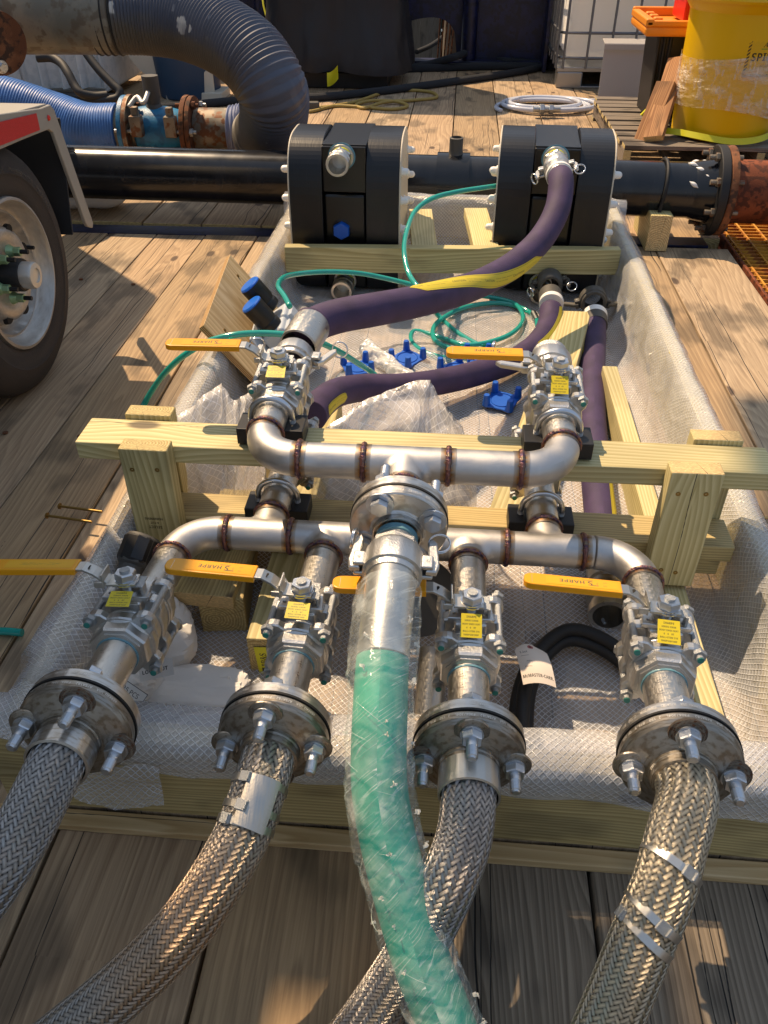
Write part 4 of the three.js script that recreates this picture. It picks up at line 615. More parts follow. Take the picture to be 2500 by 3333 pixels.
// ---------- braided hoses ----------
function braid(F, R, n, tint) {                         // woven flat strips, two over two under
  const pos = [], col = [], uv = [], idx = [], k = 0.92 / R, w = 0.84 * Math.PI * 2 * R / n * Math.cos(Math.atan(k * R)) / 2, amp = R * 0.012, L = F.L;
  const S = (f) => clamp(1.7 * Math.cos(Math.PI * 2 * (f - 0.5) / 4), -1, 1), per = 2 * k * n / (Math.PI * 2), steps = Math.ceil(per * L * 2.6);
  const at = (s, a, r) => { const q = clamp(s / L) * F.steps, i = Math.min(Math.floor(q), F.steps - 1), f = q - i; return F.P[i].clone().lerp(F.P[i + 1], f).addScaledVector(F.N[i].clone().lerp(F.N[i + 1], f), Math.cos(a) * r).addScaledVector(F.B[i].clone().lerp(F.B[i + 1], f), Math.sin(a) * r); };
  for (const sg of [1, -1]) for (let i = 0; i < n; i++) {
    const shade = 0.9 + 0.16 * rnd(), i0 = pos.length / 3, wig = rnd() * 10;
    for (let j = 0; j <= steps; j++) {
      const s = j / steps * L, p = sg * i + per * s, f = sg > 0 ? i + p : i + (i - per * s), ff = sg > 0 ? i + (i + per * s) : i + (i - per * s);
      const h = sg * amp * S(ff), a = Math.PI * 2 * i / n + sg * k * s + 0.03 * (vn(s * 60 + wig, i) - 0.5);
      for (let e = -1; e <= 1; e++) {
        const sa = Math.sin(Math.atan(k * R)), ca = Math.cos(Math.atan(k * R)), q = at(s + -sg * e * w * sa * sg, a + e * w * ca / R * sg, R + h + (e ? 0 : 0.0003));
        pos.push(q.x, q.y, q.z); uv.push((e + 1) / 2, s * 30);
        const c = tint(s / L / (F.SC ?? 1), a, shade * (0.93 + 0.14 * vn(s * 300, i + wig)) * (e ? 0.66 : 1.08) * (0.6 + 0.4 * sst(-0.6, 0.7, sg * S(ff)))); col.push(c[0], c[1], c[2]);  // strip edges and dips coloured darker, as shade between the strands
      }
    }
    for (let j = 0; j < steps; j++) for (let e = 0; e < 2; e++) { const a = i0 + j * 3 + e, b = a + 3; idx.push(a, a + 1, b, a + 1, b + 1, b); }
  }
  const g = new THREE.BufferGeometry(); g.setAttribute('position', new THREE.Float32BufferAttribute(pos, 3)); g.setAttribute('uv', new THREE.Float32BufferAttribute(uv, 2)); g.setAttribute('color', new THREE.Float32BufferAttribute(col, 3)); g.setIndex(idx); g.computeVertexNormals(); return g;
}
const tones = {
  blue: (t, a, s) => [0.6 * s, 0.6 * s, 0.6 * s], warm: (t, a, s) => { const k = sst(0.15, 0.4, t) * (1 - sst(0.55, 0.75, t)); return [mix(0.58, 0.7, k) * s, mix(0.54, 0.53, k) * s, mix(0.48, 0.38, k) * s]; },  // warm turns more orange along the middle stretch of the hose
  gold: (t, a, s) => [0.76 * s, 0.67 * s, 0.51 * s], grey: (t, a, s) => [0.64 * s, 0.6 * s, 0.57 * s],
};
const hoseInfo = [
  { l: 'bluish braided steel hose nearest the trailer', tone: 'blue', a0: -0.25, pts: [[-0.474, 0.3, -0.558], [-0.478, 0.3, -0.496], [-0.499, 0.275, -0.456], [-0.544, 0.22, -0.418], [-0.617, 0.12, -0.391], [-0.671, 0.08, -0.334]] },
  { l: 'warm-tinted braided steel hose with a strapped sleeve, between the bluish hose and the green hose', tone: 'warm', a0: 0.05, pts: [[-0.215, 0.263, -0.613], [-0.223, 0.26, -0.541], [-0.248, 0.232, -0.491], [-0.286, 0.192, -0.447], [-0.34, 0.145, -0.408], [-0.404, 0.1, -0.367], [-0.494, 0.05, -0.314]] },
  { l: 'grey braided steel hose passing beneath the green wrapped hose', tone: 'grey', a0: 0.0, pts: [[0.059, 0.255, -0.619], [0.054, 0.248, -0.565], [0.04, 0.22, -0.53], [0.022, 0.175, -0.504], [-0.003, 0.12, -0.475], [-0.034, 0.075, -0.442], [-0.068, 0.05, -0.4], [-0.108, 0.05, -0.347]] },
  { l: 'golden braided steel hose tied with three steel straps below the fourth valve', tone: 'gold', a0: -0.02, pts: [[0.311, 0.315, -0.586], [0.295, 0.318, -0.535], [0.28, 0.29, -0.496], [0.26, 0.25, -0.461], [0.242, 0.205, -0.428], [0.223, 0.16, -0.395], [0.2, 0.1, -0.357]] },
];
hoseInfo.forEach((h, i) => {
  const t = thing('braided_hose', h.l, 'braided hose', 'braided steel hoses'), B = V(BR[i].B), d = bd[i], q = new THREE.Quaternion().setFromUnitVectors(Y1, d), s = (x) => B.clone().addScaledVector(d, x).toArray();
  const put = (m) => { m.quaternion.copy(q); m.position.copy(B); return m; };
  put(obj('flange', turned([[0, 0.001], [0.0735, 0.001], [0.0758, 0.003], [0.0758, 0.014], [0.071, 0.02], [0.05, 0.0275], [0.041, 0.03], [0.041, 0.034], [0.0398, 0.036], [0.0398, 0.046], [0.036, 0.047], [0, 0.047]], 72, 0.5), M.darkFlange, t));
  if (i === 0) put(obj('collar', turned([[0.037, 0.045], [0.0412, 0.046], [0.0412, 0.074], [0.0375, 0.075]], 48), M.flange, t));
  if (i === 2) { const c = put(obj('collar', turned([[0.037, 0.04], [0.0405, 0.041], [0.0408, 0.068], [0.0405, 0.079], [0.0375, 0.08]], 48), M.alu2, t)); }
  put(obj('engraving', rimText(0.0758, 0.0085, 0.009, Math.PI - 0.9, Math.PI + 1.2), M.rimText, t));
  for (let k = 0; k < 4; k++) {
    const a = h.a0 + Math.PI + k * Math.PI / 2, o = V(Math.sin(a) * 0.0603, 0, Math.cos(a) * 0.0603).applyQuaternion(q), b = obj('bolt', [cyl(0.0077, 0.05, 12), hex(0.0142, 0.0125).translate(0, 0.0285, 0), hex(0.0148, 0.011).translate(0, -0.0335, 0), cyl(0.0155, 0.0025, 24).translate(0, 0.027, 0)], M.zinc, t);
    b.quaternion.copy(q); b.position.copy(B).add(o);
    obj('thread', thread(0.0077, 0.04, 0.068), M.zinc, b); obj('washer', turned([[0.008, 0.0205], [0.023, 0.0205], [0.0236, 0.0225], [0.023, 0.0245], [0.017, 0.0268], [0.008, 0.027]], 32, 0.5), (k + i) % 3 ? M.darkFlange : M.rustGrey, b);
  }
  const own = [s(0.03), s(0.068), ...h.pts.slice(1)], e0 = V(own[own.length - 1]), dx = e0.clone().sub(V(own[own.length - 2])).setY(0).normalize(), more = [[0.16, 0.6], [0.34, 0.3], [0.55, 0], [0.8, 0]].map(([q, m]) => [e0.x + dx.x * q + 0.05 * q * (i - 1), 0.037 + Math.max(0, e0.y - 0.037) * m * m, e0.z + dx.z * q]);
  const short = frames(own, 160).L, F = frames([...own, ...more], 300), R = 0.0352, SC = short / F.L, cut = (a, b) => [Math.round(a * SC * 300 / 160), Math.round(b * SC * 300 / 160)];
  obj('inner_hose', tube(null, R - 0.0022, { F, seg: 28 }), M.core, t);
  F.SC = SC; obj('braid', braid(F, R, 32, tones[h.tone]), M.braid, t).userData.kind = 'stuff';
  const band = (u, w, tilt, buckle, mat = M.alu2) => {  // flat steel strap round the hose
    const j = Math.round(u * SC * F.steps), c = F.P[j], qq = new THREE.Quaternion().setFromRotationMatrix(new THREE.Matrix4().makeBasis(F.N[j], F.T[j], F.B[j].clone().negate())).multiply(new THREE.Quaternion().setFromEuler(new THREE.Euler(tilt, 0, tilt * 0.6)));
    const m = obj('strap', turned([[R + 0.0002, -w / 2], [R + 0.0024, -w / 2], [R + 0.0024, w / 2], [R + 0.0002, w / 2]], 40, 0.5), mat, t); m.quaternion.copy(qq); m.position.copy(c);
    if (buckle !== null) { const b = obj('buckle', [rbox(0.004, w * 1.5, 0.016, 0.001).rotateY(0).translate(R + 0.003, 0, 0), rbox(0.006, w * 1.1, 0.003, 0.0008).translate(R + 0.005, 0, 0.006)].map((g) => g.rotateY(buckle)), M.zincDull, m); }
  };
  if (i === 3) { band(0.30, 0.0095, -0.3, -0.5); band(0.455, 0.0095, -0.28, -0.3); band(0.51, 0.0095, -0.3, 1.1); }
  if (i === 1) { band(0.105, 0.009, 0, 0.3); band(0.165, 0.009, 0, 0.1); band(0.2, 0.009, 0.05, 0.5); const [j0, j1] = cut(16, 34), g = tube(null, R + 0.0035, { F: { ...F, P: F.P.slice(j0, j1), N: F.N.slice(j0, j1), B: F.B.slice(j0, j1), steps: j1 - j0 - 1, L: F.L * (j1 - j0) / 300 }, a0: -0.95, a1: 0.2, seg: 10, caps: false }); obj('sleeve_plate', tri(g), M.steel, t); }
  settle(t);
});

// ---------- diaphragm pumps ----------
function superPts(a, b, n, N = 64) { const o = []; for (let i = 0; i < N; i++) { const t = i / N * Math.PI * 2, c = Math.cos(t), s = Math.sin(t); o.push([a * Math.sign(c) * Math.abs(c) ** (2 / n), b * Math.sign(s) * Math.abs(s) ** (2 / n)]); } return o; }
function slab(a, b, n, x0, w, bev) { const up = superPts(a, b, n, 72), lo = superPts(a * 1.0, b, 9, 72); return tri(extr(up.map((p, i) => p[1] >= 0 ? p : lo[i]), w, bev).rotateY(Math.PI / 2).translate(x0, 0.28, 0)); }
function camlock(parent, mat, armMat, { L = 0.05, r = 0.042, arms = [0, Math.PI], ringTilt = 0.6, open = 0.15 } = {}) { // along +Y
  obj('coupler_body', [tri(turned([[0.03, 0], [r - 0.006, 0], [r - 0.004, 0.008], [r, 0.01], [r, L - 0.008], [r - 0.004, L], [r - 0.008, L + 0.003], [0.028, L + 0.003]], 40, 0.5)), ...arms.flatMap((a) => [-1, 1].map((s) => tri(rbox(0.018, 0.026, 0.008, 0.003).translate(r + 0.006, L * 0.55, s * 0.0105).rotateY(a))))], mat, parent);
  for (const a of arms) {
    const arm = new THREE.Group(); const g = [extr([[0, -0.008], [0.012, -0.009], [0.016, 0.004], [0.013, 0.05], [0.007, 0.058], [0.003, 0.05], [0.004, 0.012], [-0.004, 0.006]], 0.011, 0.002).translate(0, 0, -0.0055).rotateZ(-open).translate(r + 0.006, L * 0.5, 0).rotateY(a)];
    const m = obj('cam_arm', g.map((q) => tri(q)), armMat, parent);
    const tip = new THREE.Vector3(r + 0.006 + 0.006 + Math.sin(open) * 0.05, L * 0.5 + 0.05, 0).applyAxisAngle(Y1, a);
    const rg = obj('pull_ring', [ring(0.0165, 0.0013, 8, 36), ring(0.0162, 0.0013, 8, 36).translate(0, 0.0006, 0.0024)].map((q) => q.rotateX(ringTilt).rotateY(a * 0.5)), M.chrome, m); rg.position.copy(tip).add(V(Math.cos(a) * 0.012, 0.004, -Math.sin(a) * 0.012));
    obj('pin', cyl(0.003, 0.03, 10).rotateX(Math.PI / 2).translate(r + 0.0065, L * 0.55, -0.015).rotateY(a), M.zincDull, m);
  }
}
function makePump(first) {
  const t = new THREE.Group(), a = 0.19, b = 0.268;
  for (const s of [-1, 1]) {
    obj('housing', slab(a, b, 3.2, s < 0 ? -0.187 : 0.075, 0.112, 0.0015), M.pump, t);
    const pl = obj('end_plate', slab(a, b, 3.2, s < 0 ? -0.1925 : 0.1875, 0.005, 0.001), M.plate, t);
    for (const [z, y] of [[0.145, 0.165], [0.163, 0.07], [0.162, -0.03], [0.15, -0.15], [0.07, -0.225], [-0.06, -0.23], [-0.145, 0.165], [-0.163, 0.07], [-0.162, -0.03], [-0.15, -0.15], [0.02, 0.03], [0.04, -0.1]]) {
      obj('cap_nut', turned([[0, 0], [0.0165, 0], [0.0165, 0.004], [0.0125, 0.005], [0.0125, 0.016], [0.0105, 0.023], [0.005, 0.027], [0, 0.028]], 16, 0.5).rotateZ(s < 0 ? Math.PI / 2 : -Math.PI / 2).translate(s * 0.1925, 0.28 + y, z), M.white, pl);
    }
  }
  obj('centre_block', [tri(rbox(0.149, 0.35, 0.35, 0.012, 3).translate(0, 0.195, 0)), tri(rbox(0.149, 0.155, 0.335, 0.004).translate(0, 0.452, 0))], M.pumpDark, t);
  obj('top_bar', tri(rbox(0.149, 0.006, 0.31, 0.002).translate(0, 0.531, 0)), M.pump, t);
  obj('plug', tri(hex(0.031, 0.03).rotateX(Math.PI / 2).translate(-0.012, 0.245, 0.17)), M.blueCap, t);
  obj('plug_rim', tri(turned([[0.03, 0], [0.037, 0], [0.037, 0.006], [0.03, 0.008]], 28).rotateX(Math.PI / 2).translate(-0.012, 0.245, 0.169)), M.pump, t);
  const port = (y, name, ad) => {
    const g = obj(name, [tri(turned([[0.024, 0], [0.033, 0], [0.035, 0.004], [0.033, 0.012], [0.0265, 0.013], [0.0265, 0.045], [0.0315, 0.046], [0.0315, 0.058], [0.0288, 0.062], [0.0288, 0.07], [0.0315, 0.074], [0.0315, 0.09], [0.03, 0.094], [0.0235, 0.094], [0.0225, 0.03], [0, 0.028]], 36, 0.5)), tri(hex(0.033, 0.014).translate(0, 0.026, 0))].map((q) => q.scale(1.22, 1.25, 1.22).rotateX(Math.PI / 2).translate(-0.006, y, 0.164)), M.nipple, t);
    obj('sealing_tape', turned([[0.03, 0], [0.0375, 0.001], [0.0385, 0.006], [0.034, 0.009], [0.03, 0.009]], 28).scale(1.2, 1.2, 1.2).rotateX(Math.PI / 2).translate(-0.006, y, 0.164), M.tape, g);
    obj('seal', turned([[0.0275, 0.013], [0.0285, 0.014], [0.0285, 0.022], [0.027, 0.023]], 28).scale(1.2, 1.2, 1.2).rotateX(Math.PI / 2).translate(-0.006, y, 0.164), M.yellowStrap, g);
    return g;
  };
  port(0.498, 'outlet_port'); port(0.05, 'inlet_port');
  return t;
}
const pump0 = makePump();
pump0.name = numbered('diaphragm_pump'); scene.add(pump0); pump0.position.set(-0.37, 0.015, -3.005); pump0.rotation.y = -0.01; pump0.scale.y = 0.95;
tag(pump0, 'black diaphragm pump with an open steel port above its blue plug', 'pump', 'black diaphragm pumps');
const pump1 = pump0.clone(); pump1.name = numbered('diaphragm_pump'); scene.add(pump1); pump1.position.set(0.345, 0.015, -3.035); pump1.rotation.y = -0.06;
tag(pump1, 'black diaphragm pump with the purple hose coupled to its upper port', 'pump');
piece('crossbeam', 'pale board on edge in front of the two black pumps', [1.16, 0.089, 0.038], 0, [0.003, 0.168, -2.79], { mat: M.pine[1], rot: [0, 0.06, 0] });
piece('pump_joist', 'short pale 2x4 end between the pumps, nearest the pump with the blue plug', [0.089, 0.038, 0.42], 2, [-0.108, 0.19, -3.0], { mat: M.pine[0], rot: [0, 0.083, 0] });
piece('pump_joist', 'short pale 2x4 end with an ink stamp, beside the pump with the purple hose', [0.089, 0.038, 0.42], 2, [0.105, 0.19, -3.03], { mat: M.pine[0], rot: [0, 0.083, 0] });

// ---------- purple hoses ----------
function stripeOn(F, R, i0, i1, d0, d1, w, mat, parent) { // flat print band along a hose, turning from direction d0 to d1
  const g = sheet(4, i1 - i0, (u, v) => {
    const i = Math.round(i0 + v * (i1 - i0)), d = V(d0).lerp(V(d1), v), a = Math.atan2(d.dot(F.B[i]), d.dot(F.N[i])) + (u - 0.5) * w * (v < 0.06 ? v / 0.06 : v > 0.94 ? (1 - v) / 0.06 : 1) / R;
    const p = F.P[i].clone().addScaledVector(F.N[i], Math.cos(a) * (R + 0.0006)).addScaledVector(F.B[i], Math.sin(a) * (R + 0.0006)); return [p.x, p.y, p.z, u, v * F.L * (i1 - i0) / F.steps];
  }); return obj('print_band', g, mat, parent);
}
function purple(label, pts, R, bands) {
  const t = thing('purple_hose', label, 'hose', 'purple chemical hoses'), F = frames(pts, 150);
  obj('hose_wall', tube(null, R, { F, seg: 30 }), M.purple, t);
  for (const b of bands) stripeOn(F, R, ...b, M.stripe, t);
  t.userData.F = null; delete t.userData.F; return [t, F];
}
function coupling(t, p, d, mat, o = {}) { const g = new THREE.Group(); g.name = 'camlock_coupling'; t.add(g); camlock(g, mat, o.arm ?? mat, o); g.quaternion.setFromUnitVectors(Y1, V(d).normalize()); g.position.set(...p); if (o.spin) g.rotateY(o.spin); return g; }
{
  const d = new THREE.Vector3(0, 0, 1).applyAxisAngle(Y1, -0.06), c = V(0.339, 0.49, -3.035).addScaledVector(d, 0.265);
  const e = V(0.326, 0.484, -2.62);
  const [t, F] = purple('long purple hose arching from the pump to the upper valve, with a yellow printed band', [c.clone().lerp(e, 0.7).toArray(), e.toArray(), [0.315, 0.429, -2.535], [0.27, 0.373, -2.44], [0.197, 0.339, -2.33], [0.102, 0.333, -2.19], [0.001, 0.376, -1.986], [-0.098, 0.405, -1.848], [-0.178, 0.425, -1.756], [-0.243, 0.428, -1.714], [-0.285, 0.427, -1.678], [-0.303, 0.429, -1.634], [-0.298, 0.435, -1.66]], 0.0385, [[38, 112, [0.75, -0.35, 0.55], [0.1, 0.98, -0.1], 0.04]]);
  const g = coupling(t, c.clone().add(V(0.001, -0.001, -0.005)).toArray(), [-0.06, -0.05, 1], M.cast, { L: 0.052, spin: 0.2, open: 0.1 });
  obj('ferrule', aim(turned([[0.036, 0], [0.0405, 0.001], [0.0405, 0.05], [0.0395, 0.052], [0.0395, 0.068], [0.0385, 0.07]], 36, 0.5), c.clone().lerp(e, 0.32).toArray(), e.toArray()), M.nipple, t);
  obj('ferrule_band', aim(cyl(0.0412, 0.016, 36), c.clone().lerp(e, 0.58).toArray(), e.toArray()), M.white, t);
  // swaged end with coupler on the upper valve
  obj('ferrule', aim(turned([[0.038, 0], [0.0415, 0.002], [0.0425, 0.03], [0.0425, 0.085], [0.041, 0.09]], 40, 0.5), [-0.3145, 0.42, -1.565], [-0.29, 0.436, -1.7]), M.nipple, t);
  const h = coupling(t, [-0.316, 0.418, -1.485], [0.02, 0.03, -1], M.cast, { L: 0.05, arms: [0, Math.PI], open: 0.5, ringTilt: 1.2 });
  settle(t);
}
{
  const [t] = purple('purple hose with a yellow band curving low across the berm from a black coupling', [[0.336, 0.105, -2.539], [0.328, 0.09, -2.475], [0.294, 0.08, -2.364], [0.219, 0.078, -2.236], [0.113, 0.085, -2.129], [-0.006, 0.1, -2.03], [-0.117, 0.125, -1.943], [-0.212, 0.15, -1.885], [-0.269, 0.185, -1.792], [-0.292, 0.215, -1.683], [-0.301, 0.235, -1.588]], 0.0365, [[0, 34, [0.9, 0.3, 0.25], [0.7, 0.5, 0.5], 0.033], [126, 147, [0.3, 0.2, 0.9], [0.9, 0.2, 0.5], 0.026]]);
  coupling(t, [0.349, 0.109, -2.79], [0, -0.05, 1], M.cuff, { L: 0.06, r: 0.044, spin: 0.2, open: 0.05 });
  obj('ferrule_band', aim(cyl(0.04, 0.02, 32), [0.341, 0.11, -2.587], [0.332, 0.1, -2.506]), M.white, t);
  obj('ferrule', aim(cyl(0.0385, 0.06, 32), [0.342, 0.11, -2.649], [0.337, 0.1, -2.55]), M.cuff, t);
  settle(t);
}
{
  const [t] = purple('straight purple hose lying on the sheet alongside the edge runner', [[0.477, 0.085, -2.509], [0.461, 0.07, -2.376], [0.438, 0.062, -2.205], [0.411, 0.06, -1.99], [0.393, 0.06, -1.8], [0.38, 0.06, -1.634], [0.372, 0.06, -1.505], [0.364, 0.06, -1.388], [0.356, 0.06, -1.283]], 0.0365, [[0, 30, [-0.8, 0.3, 0.2], [-0.95, 0.1, 0.2], 0.028], [92, 146, [0.8, 0.3, 0.3], [0.75, 0.6, 0.2], 0.033]]);
  coupling(t, [0.484, 0.1, -2.611], [0, 0.02, -1], M.cuff, { L: 0.05, r: 0.045, open: 0.9, arms: [0.2, Math.PI - 0.3], ringTilt: 0.4 });
  obj('ferrule', aim(cyl(0.039, 0.07, 32), [0.475, 0.08, -2.474], [0.488, 0.1, -2.631]), M.cuff, t);
  obj('ferrule_band', aim(cyl(0.0402, 0.026, 32), [0.478, 0.085, -2.516], [0.488, 0.1, -2.631]), M.white, t);
  obj('end_fitting', aim(turned([[0.0365, -0.03], [0.038, 0], [0.038, 0.04], [0.034, 0.045], [0.034, 0.06], [0.041, 0.064], [0.041, 0.09], [0.034, 0.1], [0.034, 0.112], [0.04, 0.116], [0.04, 0.135], [0.031, 0.135], [0.03, 0.05], [0, 0.05]], 36, 0.5), [0.356, 0.06, -1.304], [0.343, 0.062, -1.121]), M.nipple, t);
  settle(t);
}
{ // coupler without hose behind the second upper valve
  const t = thing('camlock_coupler', 'empty cast coupling with a ring on its raised arm, behind the upper valve', 'coupling');
  const g = new THREE.Group(); camlock(g, M.cast, M.cast, { L: 0.05, r: 0.044, arms: [Math.PI], open: 1.45, ringTilt: 0.2 }); g.quaternion.setFromUnitVectors(Y1, V(0.02, 0.1, -1).normalize());
  for (const k of [...g.children]) { k.applyMatrix4(new THREE.Matrix4().compose(V(0.214, 0.42, -1.49), g.quaternion, V(1, 1, 1))); t.add(k); }
  obj('cap', aim(turned([[0, 0.055], [0.034, 0.055], [0.036, 0.058], [0.036, 0.072], [0.032, 0.076], [0.03, 0.066], [0, 0.066]], 36, 0.5), [0.214, 0.42, -1.49], [0.217, 0.43, -1.6]), M.cast, t);
  settle(t);
}

// ---------- green hose under clear wrap ----------
{
  const { at, d } = centralAxis, t = thing('wrapped_hose', 'green hose wrapped in torn clear film, coupled to the central flange', 'hose');
  const g = coupling(t, at(0.205), d.clone().negate().toArray(), M.cast, { L: 0.055, r: 0.0445, arms: [1.55 - 1.57, Math.PI - 0.02], open: -0.05, ringTilt: 0.2 });
  obj('hex_neck', aim(turned([[0.031, 0], [0.0385, 0], [0.0405, 0.003], [0.0405, 0.02], [0.042, 0.026], [0.03, 0.03]], 8, 0.3), at(0.138), at(1)), M.cast, t);
  const e = at(0.2), e2 = at(0.25), pts = [e, e2, [-0.064, 0.365, -0.736], [-0.062, 0.345, -0.682], [-0.06, 0.318, -0.637], [-0.056, 0.29, -0.601], [-0.045, 0.256, -0.565], [-0.028, 0.217, -0.526], [-0.009, 0.177, -0.489], [0.011, 0.14, -0.454], [0.035, 0.104, -0.42], [0.062, 0.068, -0.374], [0.12, 0.046, -0.24], [0.2, 0.042, 0.0], [0.26, 0.042, 0.35]];
  const F = frames(pts, 420), R = 0.0362;
  const cut = (a, b) => ({ P: F.P.slice(a, b + 1), N: F.N.slice(a, b + 1), T: F.T.slice(a, b + 1), B: F.B.slice(a, b + 1), steps: b - a, L: F.L * (b - a) / F.steps });
  obj('green_tube', tube(null, R, { F: cut(40, 420), seg: 28 }), M.greenHose, t);
  obj('steel_sleeve', tube(null, R + 0.0005, { F: cut(0, 41), seg: 28 }), M.alu2, t);
  const lump = (s, a, u) => R + 0.005 + 0.0085 * (fbm(s * 22 + a * 1.2, a * 1.6 + s * 8, 3) - 0.35) + 0.002 * Math.abs(fbm(s * 60, a * 3 + s * 40, 3) - 0.5) * 2 + 0.0022 * ((s * 17 + a * 0.33 + 0.5 * vn(s * 9, a)) % 1) + (u < 0.1 ? 0.004 : 0);
  obj('clear_wrap', tube(null, (s, a, u) => lump(s, Math.cos(a) * 3 + Math.sin(a) * 2.1, u), { F: cut(9, 420), seg: 56, caps: false }), M.wrap, t);
  // stretched ridges of film running slantwise round the hose
  const ridges = [];
  for (let k = 0; k < 80; k++) {
    const s0 = 0.05 + rnd() * 0.93, a0 = rnd() * 6.28, len = 0.4 + rnd() * 0.9, sl = rr(0.05, 0.13) * (0.55 + 0.6 * s0), r0 = R + 0.0075 + rnd() * 0.0012, p = [], wd = 0.0003 + rnd() * 0.0004;
    for (let j = 0; j <= 8; j++) { const q = j / 8, a = a0 + len * (q - 0.5), u = clamp(s0 - sl * Math.sin((q - 0.5) * len) * 0.55 / F.L * 1.0 * 0.7, 0.04, 0.995) * F.steps, i = Math.min(Math.floor(u), F.steps - 1), f = u - i; p.push(F.P[i].clone().lerp(F.P[i + 1], f).addScaledVector(F.N[i], Math.cos(a) * r0).addScaledVector(F.B[i], Math.sin(a) * r0).toArray()); }
    ridges.push(tube(p, (s, a, u) => wd * Math.sin(Math.PI * clamp(u, 0.04, 0.96)), { steps: 10, seg: 4, caps: false }));
  }
  obj('film_ridges', ridges, M.wrapStrand, t).userData.kind = 'stuff';
  const tears = [];
  for (let k = 0; k < 64; k++) { // small torn tufts on the film
    const i = Math.floor(rr(16, 300)), a = rnd() * 6.28, q = F.P[i].clone().addScaledVector(F.N[i], Math.cos(a) * (R + 0.006)).addScaledVector(F.B[i], Math.sin(a) * (R + 0.006)), n = q.clone().sub(F.P[i]).normalize(), s1 = rr(0.003, 0.0065);
    for (let m = 0; m < 3; m++) { const o = V(rr(-1, 1), rr(-1, 1), rr(-1, 1)).multiplyScalar(s1), g2 = sheet(3, 4, (u, v) => { const p = q.clone().addScaledVector(o, v).addScaledVector(n, s1 * 1.1 * Math.sin(v * 2.6)).addScaledVector(F.T[i], (u - 0.5) * s1 * (1 - v * 0.7)); return [p.x + 0.003 * fbm(u * 4, v * 4 + k), p.y, p.z]; }); tears.push(g2); }
  }
  obj('torn_film', tears, M.film2 ?? (M.film2 = std({ color: 0xe6e2d6, roughness: 0.3, transparent: true, opacity: 0.7, side: THREE.DoubleSide })), t).userData.kind = 'stuff';
  settle(t);
}

// ---------- teal air tubes ----------
function teal(label, pts, r = 0.0078, extra = null) { const t = thing('air_tube', label, 'air tube', 'teal air tubes'); obj('tube_wall', tube(pts, r, { steps: 240, seg: 14 }), M.teal, t); if (extra) extra(t); return settle(t); }
teal('teal air tube looping from the pump down into a coil on the sheet', [[0.165, 0.388, -2.909], [0.093, 0.386, -2.877], [0.007, 0.381, -2.84], [-0.069, 0.374, -2.79], [-0.119, 0.357, -2.722], [-0.142, 0.329, -2.61], [-0.144, 0.299, -2.485], [-0.123, 0.264, -2.396], [-0.082, 0.241, -2.319], [-0.034, 0.045, -2.599], [0.039, 0.03, -2.493], [0.128, 0.03, -2.398], [0.215, 0.035, -2.372], [0.278, 0.035, -2.44], [0.306, 0.035, -2.554], [0.276, 0.035, -2.679], [0.19, 0.04, -2.727], [0.084, 0.04, -2.698], [0.002, 0.045, -2.602], [-0.042, 0.04, -2.518], [-0.036, 0.035, -2.424], [0.032, 0.04, -2.347], [0.14, 0.045, -2.31], [0.234, 0.05, -2.334], [0.288, 0.05, -2.437], [0.301, 0.045, -2.59]], 0.0082, (t) => obj('end_fitting', rod([0.301, 0.045, -2.583], [0.291, 0.047, -2.637], 0.0105, 14), M.zinc, t));
teal('teal air tube from the regulator passing below the pump beam to the coil', [[-0.42, 0.313, -2.016], [-0.444, 0.319, -2.069], [-0.475, 0.317, -2.142], [-0.476, 0.309, -2.224], [-0.443, 0.284, -2.322], [-0.372, 0.258, -2.409], [-0.279, 0.231, -2.472], [-0.177, 0.207, -2.487], [-0.073, 0.187, -2.48], [0.05, 0.06, -2.745], [0.15, 0.045, -2.764], [0.229, 0.045, -2.718], [0.254, 0.045, -2.586], [0.187, 0.05, -2.435], [0.069, 0.04, -2.389], [-0.037, 0.03, -2.469], [-0.107, 0.03, -2.498], [-0.114, 0.028, -2.432], [-0.062, 0.028, -2.347], [0.033, 0.03, -2.306], [0.141, 0.03, -2.306], [0.213, 0.03, -2.302]]);
teal('teal air tube rising off the deck over the berm wall toward the blue caps', [[-0.854, 0.012, -1.902], [-0.856, 0.02, -1.952], [-0.815, 0.08, -1.95], [-0.75, 0.16, -1.919], [-0.682, 0.225, -1.889], [-0.617, 0.262, -1.894], [-0.543, 0.28, -1.904], [-0.473, 0.28, -1.918], [-0.408, 0.275, -1.923], [-0.346, 0.25, -1.947], [-0.295, 0.19, -2.013], [-0.248, 0.11, -2.096], [-0.213, 0.055, -2.147], [-0.169, 0.03, -2.122]], 0.0085);
teal('teal air tube lying on the deck beside the berm corner near the first flange', [[-1.018, 0.01, -1.068], [-0.923, 0.01, -1.073], [-0.858, 0.01, -1.079], [-0.82, 0.012, -1.076]], 0.0082);

